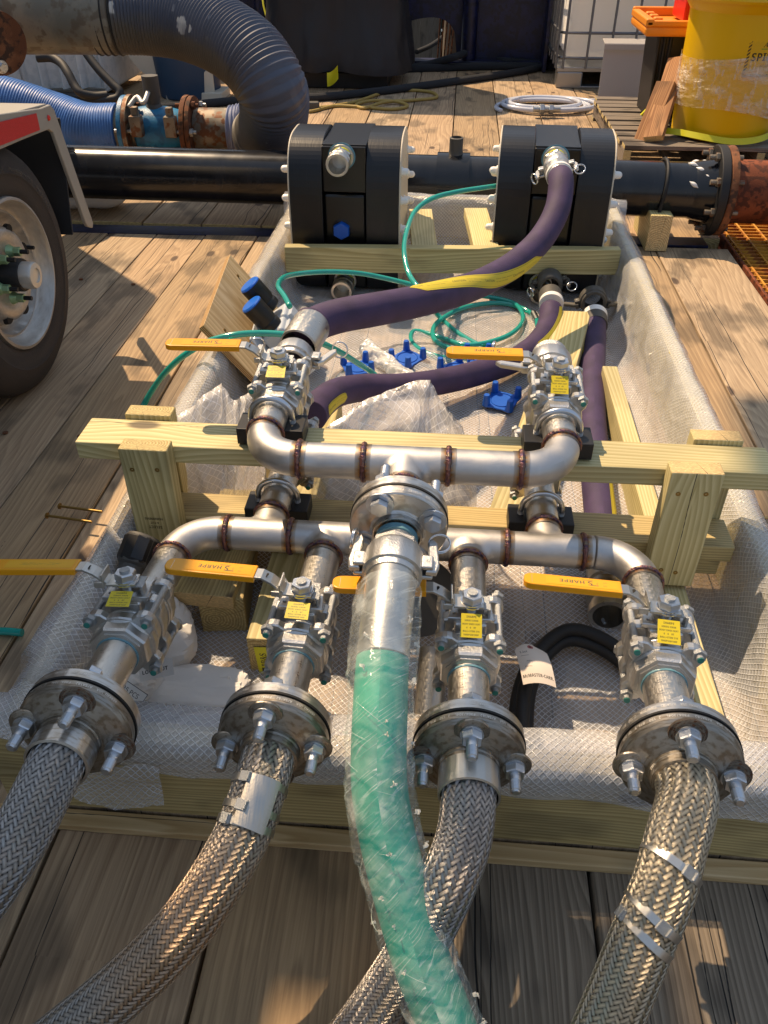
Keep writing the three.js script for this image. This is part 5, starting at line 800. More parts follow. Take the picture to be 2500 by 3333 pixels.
// ---------- air regulator on a leaning plywood piece ----------
{
  const P1 = V([-0.646, 0.285, -2.381]), P2 = V([-0.639, 0.285, -1.944]), P3 = V([-0.5, 0.095, -1.966]), u = P3.clone().sub(P2), Lu = u.length() * 1.35, v = P1.clone().sub(P2), Lv = v.length(); u.normalize(); v.addScaledVector(u, -v.dot(u)).normalize();
  const n = u.clone().cross(v).normalize(); if (n.y < 0) n.negate();
  const t = thing('plywood_piece', 'square of plywood leaning inside the berm wall behind the regulator', 'plywood');
  const M4 = new THREE.Matrix4().makeBasis(u, n, u.clone().cross(n)), q = new THREE.Quaternion().setFromRotationMatrix(M4), c = P2.clone().addScaledVector(u, Lu / 2).addScaledVector(v, Lv / 2).addScaledVector(n, -0.009);
  const g = lumberGeo(Lu, 0.018, Lv, 0, 0.001, [0.17, 0.6]), b = obj('panel', g, [M.ply, M.plyEdgeSide], t); b.quaternion.copy(q); b.position.copy(c);
  const e = obj('ply_edge', tri(new THREE.BoxGeometry(Lu, 0.0165, 0.0015)), std({ map: M.plyEdge.map, roughness: 0.8 }), t); e.quaternion.copy(q); { const p = e.geometry.attributes, uv = p.uv; for (let i = 0; i < uv.count; i++) uv.setXY(i, p.position.getX(i) * 3, (p.position.getY(i) + 0.00825) / 0.0165); } const zs = M4.elements[8] * v.x + M4.elements[9] * v.y + M4.elements[10] * v.z; e.position.copy(P2.clone().addScaledVector(u, Lu / 2).addScaledVector(v, -0.0008).addScaledVector(n, -0.009));
  for (const [a, bb] of [[0.15, 0.85], [0.85, 0.2], [0.2, 0.15]]) { const s = obj('screw', cyl(0.005, 0.002, 10), M.screw, t); s.quaternion.setFromUnitVectors(Y1, n); s.position.copy(P2.clone().addScaledVector(u, Lu * a).addScaledVector(v, Lv * bb)); }
  settle(t);
  // regulator: local X points up the slope towards the knobs, Y off the board
  const r = thing('air_regulator', 'grey filter regulator with black knobs and blue tops fixed on the plywood', 'air regulator'), X = u.clone().negate(), W = v.clone(), Bq = new THREE.Quaternion().setFromRotationMatrix(new THREE.Matrix4().makeBasis(X, n, X.clone().cross(n))), A0 = Lu * 0.55, B0 = Lv * 0.5, sW = X.clone().cross(n).dot(W) > 0 ? 1 : -1;
  const at = (m, a, bq, h) => { m.quaternion.copy(Bq); m.scale.setScalar(1.2); m.position.copy(P2.clone().addScaledVector(u, A0 + (a - A0) * 1.2).addScaledVector(W, B0 + (bq - B0) * 1.2).addScaledVector(n, h * 1.2)); return m; };
  
  at(obj('bracket', tri(rbox(0.16, 0.005, 0.18, 0.002)), M.greyPlastic, r), A0 + 0.05, B0, 0.012);
  for (const s of [-1, 1]) {
    at(obj('module_body', [tri(rbox(0.075, 0.062, 0.064, 0.008, 3)), tri(rbox(0.05, 0.012, 0.045, 0.003).translate(0, 0.035, 0)), tri(rbox(0.09, 0.04, 0.03, 0.004).translate(-0.01, 0, 0))], M.greyPlastic, r), A0 + 0.035, B0 + s * 0.034, 0.05);
    const k = at(obj('knob', [turned([[0.024, 0.0], [0.0275, 0.004], [0.0275, 0.018], [0.025, 0.022], [0.027, 0.03], [0.0275, 0.075], [0, 0.075]], 20, 0.4)].map((q2) => tri(q2.rotateZ(-Math.PI / 2).translate(0.035, 0, 0))), M.blackPlastic, r), A0 + 0.035 - (s > 0 ? 0.02 : 0), B0 + s * 0.034, 0.05);
    obj('knob_top', tri(turned([[0.02, 0.0735], [0.0268, 0.0735], [0.0268, 0.078], [0.024, 0.081], [0, 0.0815]], 28, 0.5).rotateZ(-Math.PI / 2).translate(0.035, 0, 0)), M.blueKnob, k);
    at(obj('bowl', tri(turned([[0, 0], [0.022, 0], [0.025, 0.006], [0.025, 0.075], [0, 0.08]], 24, 0.5).rotateZ(Math.PI / 2).translate(-0.03, 0, 0)), s > 0 ? M.greyPlastic : M.white, r), A0 + 0.035, B0 + s * 0.034, 0.05);
  }
  at(obj('elbow_fitting', [tri(cyl(0.012, 0.03, 16).rotateX(-Math.PI / 2 * sW)), tri(rbox(0.026, 0.026, 0.02, 0.004))], M.zincDull, r), A0 + 0.02, B0 + 0.085, 0.05);
  at(obj('push_fitting', [tri(cyl(0.011, 0.035, 16).rotateX(Math.PI / 2 * sW)), tri(hex(0.013, 0.012).rotateX(Math.PI / 2 * sW).translate(0, 0, 0))], M.blueKnob, r), A0 + 0.04, B0 - 0.075, 0.055);
  settle(r);
}
// ---------- blue flange protectors ----------
{
  const t0 = new THREE.Group(); const pts = []; for (let i = 0; i < 48; i++) { const a = i / 48 * Math.PI * 2, k = Math.cos(2 * (a - 0.785)) ** 2; pts.push([(0.041 + 0.018 * k ** 3) * Math.cos(a), (0.041 + 0.018 * k ** 3) * Math.sin(a)]); }
  obj('disc', [tri(extr(pts, 0.005, 0.001).rotateX(-Math.PI / 2)), tri(turned([[0.03, 0.004], [0.032, 0.0075], [0.034, 0.004]], 36))], M.blueCap, t0);
  for (let k = 0; k < 4; k++) { const a = Math.PI / 4 + k * Math.PI / 2; obj('peg', tri(turned([[0.0115, 0], [0.0105, 0.01], [0.0088, 0.03], [0.0075, 0.033], [0, 0.033]], 14, 0.5).translate(Math.cos(a) * 0.049, 0.004, Math.sin(a) * 0.049)), M.blueCap, t0); }
  [[[-0.266, 0.033, -2.211], 0.35, 0, 'blue plastic flange cap under the teal tube, nearest the upper valve'], [[-0.118, 0.033, -2.288], 0.9, 0.04, 'blue plastic flange cap beyond the crumpled film sleeve'], [[0.105, 0.035, -2.302], 0.2, -0.05, 'blue plastic flange cap behind the yellow handle of the ringed valve'], [[0.034, 0.035, -2.223], 0.6, 0.03, 'blue plastic flange cap half under the low purple hose'], [[0.167, 0.037, -2.04], 1.2, 0.05, 'blue plastic flange cap in front of the low purple hose beside the slanting board']].forEach(([p, r, tl, l], i) => {
    const o = i ? t0.clone() : t0; o.name = numbered('flange_cap'); scene.add(o); o.position.set(...p); o.rotation.set(tl, r, tl); tag(o, l, 'plastic cap', 'blue plastic flange caps');
  });
}
{ // film sleeve, paper bags, cable with tag
  const t = thing('film_sleeve', 'shiny roll of crumpled clear film lying between two blue caps', 'plastic film');
  obj('roll', tube([[-0.252, 0.045, -2.329], [-0.211, 0.045, -2.275], [-0.154, 0.05, -2.193], [-0.101, 0.05, -2.12], [-0.072, 0.045, -2.081]], (s, a, u) => 0.026 + 0.012 * (fbm(Math.cos(a) * 2 + 5, s * 30 + Math.sin(a) * 2, 4) - 0.5) * 2, { steps: 60, seg: 28 }), M.bagRoll, t); settle(t);
  const bag = (label, c, [w, h, d], ry, sd, lab) => {
    const b = thing('paper_bag', label, 'paper bag', 'white paper parts bags'); let g = new THREE.SphereGeometry(1, 40, 28), p = g.attributes.position;
    for (let i = 0; i < p.count; i++) { let x = p.getX(i), y = p.getY(i), z = p.getZ(i); const e = 3.2, s = (Math.abs(x) ** e + Math.abs(y) ** e + Math.abs(z) ** e) ** (-1 / e); x *= s; y *= s; z *= s; const k = 1 + 0.22 * (fbm(x * 2 + sd, z * 2 + y * 2, 4) - 0.5) + 0.18 * Math.abs(fbm(x * 3 + sd, y * 3 + z * 4 + 8, 4) - 0.5); p.setXYZ(i, x * w * k, (y + 1) * h * k * (0.7 + 0.5 * vn(x * 1.6 + sd, z * 1.6 + 3)), z * d * k); }
    g = tri(mergeVertices(g.deleteAttribute('uv').deleteAttribute('normal'), 1e-5)); g.computeVertexNormals(); g = toCreasedNormals(g, 0.5); const m = obj('paper', g, M.paper, b); m.position.set(...c); m.rotation.y = ry;
    if (lab) { const l = obj('printed_label', new THREE.PlaneGeometry(lab[1], lab[2]), lab[0], b); l.position.set(...lab[3]); l.rotation.set(...lab[4]); }
    return settle(b);
  };
  bag('crumpled white paper bag printed with lock nut lettering behind the first nipple', [-0.53, 0.03, -1.018], [0.085, 0.05, 0.075], 0.4, 3, [M.nutLabel, 0.06, 0.03, [-0.472, 0.125, -0.908], [-0.95, 0.0, 0.28]]);
  bag('white paper bag with a boxed 25 PCS label beside the first flange', [-0.558, 0.03, -0.936], [0.075, 0.032, 0.05], -0.3, 9, [M.pcsLabel, 0.052, 0.026, [-0.504, 0.112, -0.865], [-0.9, 0.05, -0.5]]);
  bag('flattened white paper bag on the sheet between the first and second flange', [-0.438, 0.025, -0.929], [0.11, 0.024, 0.05], 0.12, 15, null);
  const k = thing('cable_loop', 'black rubber cable looped on the sheet with a paper tag tied on', 'cable');
  for (const [o, h] of [[0, 0.035], [0.019, 0.036], [0.01, 0.055]]) obj('cable', tube([[0.15 + o, h - 0.005, -0.78], [0.152 + o, h, -0.86], [0.162 + o, h + 0.02, -0.97], [0.205 + o * 0.5, h + 0.03, -1.07 + o], [0.265, h + 0.03, -1.115 + o], [0.33, h + 0.02, -1.1 + o], [0.39, h, -1.05 + o], [0.43, h - 0.01, -0.97 + o], [0.43, 0.03, -0.88]], 0.0125, { steps: 80, seg: 14 }), M.rubber, k); settle(k);
  const c = thing('card_tag', 'cream paper tag with a red eyelet hanging on the black cable', 'tag'); { const A = V([0.175, 0.11, -1.024]), Bp = V([0.191, 0.1, -0.942]); const ax = Bp.clone().sub(A), pr = V(1, 0.25, 0.15).normalize(); obj('card', sheet(6, 10, (uu, vv) => { const p = A.clone().addScaledVector(ax, vv).addScaledVector(pr, (uu - 0.5) * 0.058 * Math.min(1, 0.55 + vv * 3)); p.y += 0.014 * Math.cos((uu - 0.4) * 2.4) + 0.012 * Math.sin(vv * 3); return [p.x, p.y, p.z, uu, 1 - vv]; }), M.cardTag, c); settle(c); }
  const f = thing('hose_coupling', 'black plastic pipe coupling standing tilted behind the first ball valve', 'coupling'); obj('sleeve', aim(turned([[0.02, 0], [0.026, 0.002], [0.026, 0.06], [0.031, 0.064], [0.033, 0.07], [0.033, 0.115], [0.03, 0.12], [0.022, 0.12], [0.02, 0.1], [0, 0.1]], 14, 0.4), [-0.569, 0.17, -1.034], [-0.551, 0.22, -1.115]), M.cuff, f); obj('grip_ring', aim(turned([[0.032, 0.066], [0.0345, 0.07], [0.0345, 0.112], [0.032, 0.116]], 10, 0.3), [-0.569, 0.17, -1.034], [-0.551, 0.22, -1.115]), M.blackPlastic, f); settle(f);
  const b = thing('blank_flange', 'dark grey blank flange with bolt holes leaning behind the green hose', 'blank flange'); { const ax = V(0.35, 0.62, 0.7).normalize(), q = new THREE.Quaternion().setFromUnitVectors(Y1, ax); const g = new THREE.Shape(); g.absarc(0, 0, 0.07, 0, 6.283); for (let i = 0; i < 4; i++) { const h = new THREE.Path(); h.absarc(Math.cos(i * 1.571 + 0.5) * 0.052, Math.sin(i * 1.571 + 0.5) * 0.052, 0.0085, 0, 6.283, true); g.holes.push(h); } const m = obj('disc', tri(new THREE.ExtrudeGeometry(g, { depth: 0.014, bevelEnabled: true, bevelSize: 0.001, bevelThickness: 0.001, bevelSegments: 1, curveSegments: 40 }).rotateX(-Math.PI / 2)), M.cuff, b); m.quaternion.copy(q); m.position.set(...[-0.026, 0.17, -1.08]); settle(b); }
  const s = thing('pipe_offcut', 'loose steel pipe leaning on the sheet between green hose and third nipple', 'pipe'); obj('pipe', rod([0.002, 0.05, -0.909], [0.007, 0.12, -1.003], 0.026, 28), M.nipple, s); settle(s);
}

// ---------- black plastic main and its flange ----------
{
  const t = thing('plastic_main', 'long black plastic pipeline running behind the pumps to a bolted flange', 'pipeline'), r = 0.108, a = [-2.6, 0.205, -3.63], b = [1.06, 0.205, -3.555];
  const dx = V(b).sub(V(a)).normalize(), at = (x) => V(a).addScaledVector(dx, (x + 2.6) / dx.x).toArray();
  obj('pipe', tube([a, at(-1.4), at(-0.2), b], r, { steps: 60, seg: 48 }), M.hdpe, t);
  const txt = obj('print_line', new THREE.CylinderGeometry(r + 0.0008, r + 0.0008, 0.95, 20, 1, true, -0.12, 0.36), M.pipeText, t); { const uv = txt.geometry.attributes.uv; for (let i = 0; i < uv.count; i++) { const u = uv.getX(i), v = uv.getY(i); uv.setXY(i, 1 - v, u); } txt.rotation.z = Math.PI / 2; txt.rotation.y = 0; txt.position.set(...at(-0.95)); }
  const sad = obj('saddle', [tri(aim(cyl(r + 0.012, 0.135, 48), at(-0.075), at(0.3))), tri(rbox(0.14, 0.02, 0.26, 0.004).translate(0, 0.2, -3.578))], M.hdpe, t);
  obj('spigot', [tri(aim(turned([[0.05, 0.09], [0.042, 0.105], [0.03, 0.122], [0.028, 0.14], [0.0285, 0.185], [0.022, 0.187], [0.021, 0.13], [0, 0.13]], 28), [0.0, 0.2, -3.578], [0.0, 1.2, -3.56]))], M.cuff, sad);
  const gx = b[0];
  obj('flange_stub', tri(aim(turned([[r, -0.09], [r + 0.006, -0.07], [r + 0.012, -0.03], [r + 0.02, -0.004], [r + 0.03, 0], [r + 0.03, 0.02], [0, 0.02]], 48, 0.5), b, at(2))), M.hdpe, t);
  obj('paint_marks', [0, 1, 2, 3, 4, 5].map((k) => tube([0, 1, 2, 3].map((i) => { const an = -0.5 + k * 0.3 + i * 0.07, c = V(at(0.965 + 0.03 * Math.sin(k * 2.1) + i * 0.012)); return [c.x, c.y + Math.cos(an) * (r + 0.001), c.z + Math.sin(an) * (r + 0.001)]; }), (s, aa, u) => 0.009 * Math.sin(3.14 * clamp(u, 0.05, 0.95)), { steps: 10, seg: 8 })), M.white, t);
  settle(t);
  const f = thing('backing_flange', 'black steel backing flange bolted to a rusty flange at the pipeline end', 'flange');
  obj('ring', tri(aim(turned([[0.12, -0.012], [0.172, -0.012], [0.175, -0.009], [0.175, 0.02], [0.172, 0.023], [0.12, 0.023]], 56, 0.5), b, at(2))), M.rubber, f);
  for (let k = 0; k < 8; k++) { const an = k / 8 * Math.PI * 2 + 0.3, c = V(at(gx - 0.04)).add(V(0, Math.cos(an) * 0.148, Math.sin(an) * 0.148)); obj('bolt', [aim(hex(0.018, 0.016).translate(0, 0.012, 0), c.toArray(), c.clone().add(dx).toArray()), aim(cyl(0.01, 0.13, 10).translate(0, -0.012, 0), c.toArray(), c.clone().add(dx).toArray())].map((g) => tri(g)), M.rustGrey, f); }
  settle(f);
  const p = thing('rusty_pipe', 'rust-red steel pipe with its flange joined to the black pipeline end', 'pipe');
  obj('flange', tri(aim(turned([[0.06, 0.026], [0.17, 0.026], [0.173, 0.03], [0.173, 0.055], [0.13, 0.062], [0.06, 0.07]], 56, 0.5), b, at(2))), M.rust, p);
  obj('pipe', tri(aim(turned([[0.13, 0.055], [0.125, 0.08], [0.122, 0.1], [0.122, 1.4], [0, 1.4]], 48, 0.5), b, at(2))), M.rustOrange, p); settle(p);
  const u = thing('pipe_strap', 'thin black rod bent over the pipeline beside the support block', 'pipe strap'), pts = []; for (let i = 0; i <= 20; i++) { const an = i / 20 * Math.PI * 1.15 - 0.2, c = at(0.845); pts.push([c[0] + 0.01 * Math.sin(an), c[1] + Math.sin(an) * (r + 0.008), c[2] + Math.cos(an) * (r + 0.008)]); } pts.unshift([0.84, 0.145, pts[0][2] + 0.0]); obj('rod', tube(pts, 0.0075, { steps: 60, seg: 10 }), M.rubber, u); settle(u);
}
// ---------- big suction hose, pipe stub and the blue valve ----------
{
  const H = [[-1.64, 0.747, -4.077], [-1.373, 0.741, -4.095], [-1.201, 0.721, -4.068], [-1.017, 0.675, -3.972], [-0.881, 0.605, -3.878], [-0.809, 0.51, -3.836], [-0.832, 0.383, -3.964], [-0.933, 0.235, -4.221], [-0.98, 0.19, -4.26]];
  const t = thing('suction_hose', 'large ribbed blue-grey suction hose arching over behind the first pump', 'suction hose'), F = frames(H, 900), R = 0.15;
  const rib = (s, a) => { const h = (s / 0.0165 + a / 6.283) % 1, q = (h + 1) % 1; return R + 0.0055 * Math.exp(-(((q - 0.5) / 0.2) ** 2)) - 0.003 * Math.exp(-(((q - 0.02) / 0.12) ** 2)) + 0.0012 * (vn(s * 30, a * 3) - 0.5); };
  obj('ribbed_wall', tube(null, rib, { F, seg: 64 }), M.hoseGrey, t);
  for (const s of [0.012, 0.03, 0.05, 0.072]) { const i = Math.round(s * 900); const m = obj('steel_band', ring(R + 0.005, 0.005, 8, 48), M.rubber, t); m.quaternion.setFromUnitVectors(V(0, 0, 1), F.T[i]); m.position.copy(F.P[i]); }
  settle(t);
  const p = thing('pipe_stub', 'weathered grey steel pipe end clamped into the big suction hose', 'pipe'), a = [-1.537, 0.746, -4.085], b = [-2.345, 0.757, -3.963];
  obj('pipe', tri(tube([a, [-1.794, 0.75, -4.041], b], R + 0.004, { steps: 30, seg: 48 })), M.greyPipe, p); obj('weld_collar', tri(aim(turned([[R, 0], [R + 0.012, 0.004], [R + 0.014, 0.02], [R + 0.004, 0.03]], 48), [-1.972, 0.753, -4.016], b)), M.rustGrey, p); settle(p);
  const f = thing('rusty_bracket', 'rust-brown flange plate with two bright bolts under the grey pipe end', 'flange'); { const c = V([-1.917, 0.688, -3.691]), m = obj('plate', tri(turned([[0, 0], [0.118, 0], [0.12, 0.004], [0.12, 0.02], [0, 0.022]], 40, 0.5)), M.rust, f); m.quaternion.setFromUnitVectors(Y1, V(0.75, -0.1, 0.62).normalize()); m.position.copy(c); for (const an of [-0.1, 0.75]) { const bq = obj('bolt', [turned([[0, 0.022], [0.028, 0.022], [0.026, 0.03], [0, 0.033]], 20), hex(0.018, 0.02).translate(0, 0.028, 0)], M.zinc, f); bq.quaternion.copy(m.quaternion); bq.position.copy(c).add(V(Math.sin(an) * 0.085, 0, Math.cos(an) * 0.085).applyQuaternion(m.quaternion)); } settle(f); }

  const y = 0.175, z = -4.52, X = (x) => [x, y, z + (x + 1.6) * -0.02], v = thing('blue_valve', 'chipped blue pipe valve with a dark stem between two rusty flanges', 'valve');
  const seg = (x0, x1, prof, m, name, parent = v) => obj(name, tri(aim(turned(prof, 48, 0.5), X(x0), X(x1))), m, parent);
  seg(-1.69, 0, [[0.085, 0], [0.112, 0.02], [0.12, 0.08], [0.116, 0.17], [0.1, 0.24], [0.085, 0.27]], M.blueValve, 'body');
  seg(-1.72, 0, [[0.06, 0], [0.168, 0], [0.17, 0.003], [0.17, 0.024], [0.1, 0.028], [0.1, 0.04]], M.rustGrey, 'flange');
  seg(-1.42, 0, [[0.1, -0.012], [0.1, 0], [0.168, 0], [0.17, 0.003], [0.17, 0.024], [0.06, 0.026]], M.rust, 'flange');
  seg(-1.745, 0, [[0.06, 0], [0.166, 0], [0.166, 0.022], [0.06, 0.022]], M.blueValve, 'flange'); seg(-1.392, 0, [[0.06, 0], [0.166, 0], [0.166, 0.022], [0.06, 0.022]], M.rust, 'flange');
  for (const xx of [-1.7, -1.39]) for (let k = 0; k < 6; k++) { const an = k * 1.047 + 0.35; obj('bolt', [tri(rod([xx - 0.06, y + Math.cos(an) * 0.142, z + Math.sin(an) * 0.142], [xx + 0.06, y + Math.cos(an) * 0.142, z + Math.sin(an) * 0.142], 0.01, 8)), tri(aim(hex(0.02, 0.018), [xx + 0.025, y + Math.cos(an) * 0.142, z + Math.sin(an) * 0.142], [xx + 1, y + Math.cos(an) * 0.142, z + Math.sin(an) * 0.142]))], k % 2 ? M.zincDull : M.rust, v); }
  for (const xx of [-1.64, -1.46]) obj('clamp_lug', [tri(rbox(0.06, 0.1, 0.05, 0.006).translate(xx, y + 0.05, z + 0.135)), tri(rbox(0.035, 0.06, 0.035, 0.006).translate(xx, y + 0.11, z + 0.13))], M.rustGrey, v);
  obj('stem', [tri(turned([[0.05, 0.1], [0.035, 0.13], [0.042, 0.16], [0.042, 0.26], [0, 0.26]], 24, 0.5).translate(-1.58, y, z))], M.cuff, v); obj('clamp_arm', tri(tube([[-1.68, y + 0.13, z + 0.1], [-1.64, y + 0.17, z + 0.06], [-1.6, y + 0.15, z + 0.1], [-1.585, y + 0.19, z + 0.04]], 0.012, { steps: 20, seg: 8 })), M.alu, v);
  seg(-1.365, 0, [[0.112, 0], [0.112, 0.2], [0, 0.2]], M.rustGrey, 'pipe_end'); settle(v);
  const bl = thing('suction_hose', 'bright blue ribbed hose clamped onto the chipped valve behind the trailer fender', 'suction hose'), FB = frames([X(-1.78), X(-1.95), [-2.15, 0.22, -4.55], [-2.42, 0.29, -4.56], [-2.8, 0.33, -4.55], [-3.4, 0.34, -4.5]], 420), R2 = 0.128;
  obj('ribbed_wall', tube(null, (s, a) => R2 + 0.002 * Math.sin(s / 0.014 * 6.283 + a), { F: FB, seg: 40 }), M.hoseLight, bl); obj('pipe_end', tri(aim(turned([[0.112, 0], [0.112, 0.12], [0, 0.12]], 40), X(-1.75), X(-2.4))), M.greyPipe, bl); settle(bl);
  const sh = thing('suction_hose', 'short pale ribbed hose end at the rusty flange behind the big hose', 'suction hose'), FS = frames([X(-1.19), X(-1.1), [-0.98, 0.17, -4.45]], 120); obj('ribbed_wall', tube(null, (s, a) => 0.121 + 0.03 * sst(0, 0.14, s) + 0.005 * Math.sin(s / 0.018 * 6.283 + a), { F: FS, seg: 48 }), M.hosePale ?? (M.hosePale = std({ color: 0x7f86a0, roughness: 0.45 })), sh); settle(sh);
}
// ---------- trailer ----------
{
  const t = thing('trailer', 'pale metal trailer with red reflector tape above its wheel, parked beside the berm', 'trailer'), hx = -1.2, hy = 0.34, hz = -2.105;
  const wheel = new THREE.Group(); wheel.name = 'wheel'; wheel.position.set(hx, hy, hz); t.add(wheel); const S = (g) => g.rotateZ(-Math.PI / 2);
  obj('tyre', S(toCreasedNormals(lathe([[0.2, -0.2], [0.25, -0.208], [0.3, -0.2], [0.325, -0.185], [0.337, -0.17], [0.34, -0.1], [0.337, -0.032], [0.325, -0.014], [0.3, 0.002], [0.262, 0.01], [0.255, 0.006], [0.225, 0.006], [0.208, -0.002], [0.199, -0.012]], 72).toNonIndexed(), 0.7)), M.tyre, wheel);
  const tr = []; for (let k = 0; k < 4; k++) tr.push(tri(S(ring(0.3405, 0.0035, 6, 72).rotateX(Math.PI / 2).translate(0, -0.05 - k * 0.036, 0)))); obj('tread_rib', tr, M.tyre, wheel);
  const txt = obj('lettering', new THREE.RingGeometry(0.262, 0.283, 60, 1, 0.2, 2.4), M.tyreText, wheel); { const uv = txt.geometry.attributes.uv, p = txt.geometry.attributes.position; for (let i = 0; i < uv.count; i++) { const a = Math.atan2(p.getY(i), p.getX(i)), r = Math.hypot(p.getX(i), p.getY(i)); uv.setXY(i, 1 - (a - 0.2) / 2.4, (r - 0.262) / 0.021); } txt.rotation.y = Math.PI / 2; txt.position.x = 0.0112; }
  const rim = obj('rim', S(turned([[0.206, -0.005], [0.204, 0.006], [0.196, 0.008], [0.189, -0.002], [0.18, -0.03], [0.172, -0.036], [0.165, -0.033], [0.152, -0.062], [0.142, -0.066], [0.132, -0.05], [0.124, -0.028], [0.112, -0.022], [0.09, -0.026], [0.078, -0.034], [0.052, -0.034], [0.045, -0.04], [0, -0.04]], 72, 0.9)), M.galv, wheel);
  for (let k = 0; k < 8; k++) { const a = k / 8 * Math.PI * 2 + 0.25, g = new THREE.CylinderGeometry(0.0155, 0.017, 0.012, 14); g.scale(1, 1, 1.35); obj('dark_vent_disc', S(g).translate(-0.0385 + 0.006, 0, 0).rotateX(0).translate(0, 0, 0), M.core, rim).position.set(0.0005, Math.cos(a) * 0.117, Math.sin(a) * 0.117); rim.children[k].rotation.x = -a; }  // dark discs set on the rim in place of shaded vent openings
  for (let k = 0; k < 5; k++) { const a = k / 5 * Math.PI * 2 + 0.55; obj('lug_nut', [tri(S(turned([[0.0, -0.034], [0.02, -0.034], [0.012, -0.018], [0, -0.018]], 18))), tri(S(hex(0.0125, 0.02).translate(0, -0.02, 0)))], M.nutGreen, rim).position.set(0, Math.cos(a) * 0.066, Math.sin(a) * 0.066); obj('stud', tri(S(cyl(0.0062, 0.022, 10).translate(0, 0, 0))), M.rubber, rim).position.set(0, Math.cos(a) * 0.066, Math.sin(a) * 0.066); }
  obj('hub', tri(S(turned([[0.045, -0.036], [0.045, 0.012], [0.043, 0.016], [0, 0.016]], 32, 0.5))), M.rubber, wheel); obj('hub_cap', tri(S(turned([[0.037, 0.014], [0.037, 0.044], [0.034, 0.05], [0.02, 0.052], [0.019, 0.048], [0, 0.048]], 32, 0.5))), M.alu, wheel); obj('valve_stem', tri(S(cyl(0.0055, 0.03, 10).translate(0, -0.05, 0))), M.rubber, wheel).position.set(0, 0.02, -0.158);
  const w2 = wheel.clone(); w2.name = 'wheel'; w2.position.z = -1.22; t.add(w2);
  // fender: side skirt, top, sloped mud panel
  const sx = -1.17, sk = extr([[2.473, 0.7], [2.41, 0.703], [2.36, 0.71], [2.18, 0.735], [1.9, 0.755], [0.3, 0.765], [0.3, 0.665], [2.13, 0.665], [2.27, 0.658], [2.43, 0.648], [2.455, 0.634], [2.536, 0.345], [2.545, 0.332], [2.575, 0.318], [2.585, 0.33], [2.49, 0.685]], 0.012, 0.002).rotateY(Math.PI / 2).translate(sx - 0.012, 0, 0);
  obj('fender_skirt', tri(sk), M.whitePaint2 ?? (M.whitePaint2 = std({ color: 0x9c988f, roughness: 0.5, metalness: 0.3, bumpMap: M.alu.bumpMap, bumpScale: 0.0004 })), t);
  obj('fender_top', [tri(bx(0.34, 0.006, 1.7, sx - 0.178, 0.757, -1.05, 0.002)), tri(rbox(0.34, 0.006, 0.59, 0.002).rotateX(-0.09).translate(sx - 0.178, 0.73, -2.17))], M.whitePaint2, t);
  obj('mud_panel', [tri(rbox(0.32, 0.33, 0.006, 0.002).rotateX(-0.28).translate(sx - 0.17, 0.495, -2.492))], M.rubber, t);
  obj('reflector_tape', tri(extr([[2.371, 0.7], [2.161, 0.722], [1.6, 0.735], [1.6, 0.672], [2.135, 0.672], [2.369, 0.658]], 0.0016, 0.0003).rotateY(Math.PI / 2).translate(sx + 0.0012, 0, 0)), M.redTape, t);
  obj('rivet', tri(turned([[0, 0.004], [0.006, 0.003], [0.008, 0], [0, 0]], 12).rotateZ(-Math.PI / 2).translate(sx + 0.001, 0.674, -2.441)), M.red, t);
  obj('frame', [tri(bx(0.08, 0.14, 3.6, -1.62, 0.52, -0.3)), tri(bx(1.6, 0.05, 3.6, -2.4, 0.62, -0.3)), tri(bx(1.9, 0.07, 0.07, -2.2, hy, hz)), tri(bx(1.9, 0.07, 0.07, -2.2, hy, -1.22))], M.rubber, t);
  obj('tank', tri(rbox(0.9, 1.3, 1.5, 0.06, 3).translate(-2.46, 1.36, -2.97)), M.whitePaint2, t);  // unseen tall box, added to cast shade on the deck past the wheel
  obj('added_shade_enclosure', tri(bx(1.5, 1.9, 3.4, -2.17, 1.62, -0.25, 0.02)), M.whitePaint2, t);  // unseen box on the trailer bed, added to shade the near deck
  settle(t);
}
// unseen cut-out panel and block, added high up only to shade deck and hoses
{
  const t = thing('added_shade_caster', 'unseen panel and block added high over the berm to shade the deck', 'shade panel');
  const Yc = 7.5, o = (x, z) => [x - 0.482 * (Yc - 2.6), Yc, z - 0.464 * (Yc - 2.6)];
  const poly = [[-0.40, -3.4], [-0.50, -2.5], [-0.60, -1.9], [-0.745, -1.72], [-0.76, -1.15], [-0.9, -1.15], [-0.9, -1.82], [-1.09, -1.83], [-1.1, -1.0], [0.6, -1.0], [0.6, -3.4]].map(([x, z]) => o(x, z));
  obj('added_shade_block', tri(extr([[-1.5, -1.87], [-1.34, -1.87], [-1.34, -1.68], [-1.5, -1.68]].map(([x, z]) => o(x, z)).map((p) => [p[0], -p[2]]), 0.1, 0.02).rotateX(-Math.PI / 2).translate(0, Yc - 0.05, 0)), M.navy, t);
  obj('added_shade_panel', tri(extr(poly.map((p) => [p[0], -p[2]]), 0.06, 0.01).rotateX(-Math.PI / 2).translate(0, Yc, 0)), M.navy, t);
  settle(t);
}
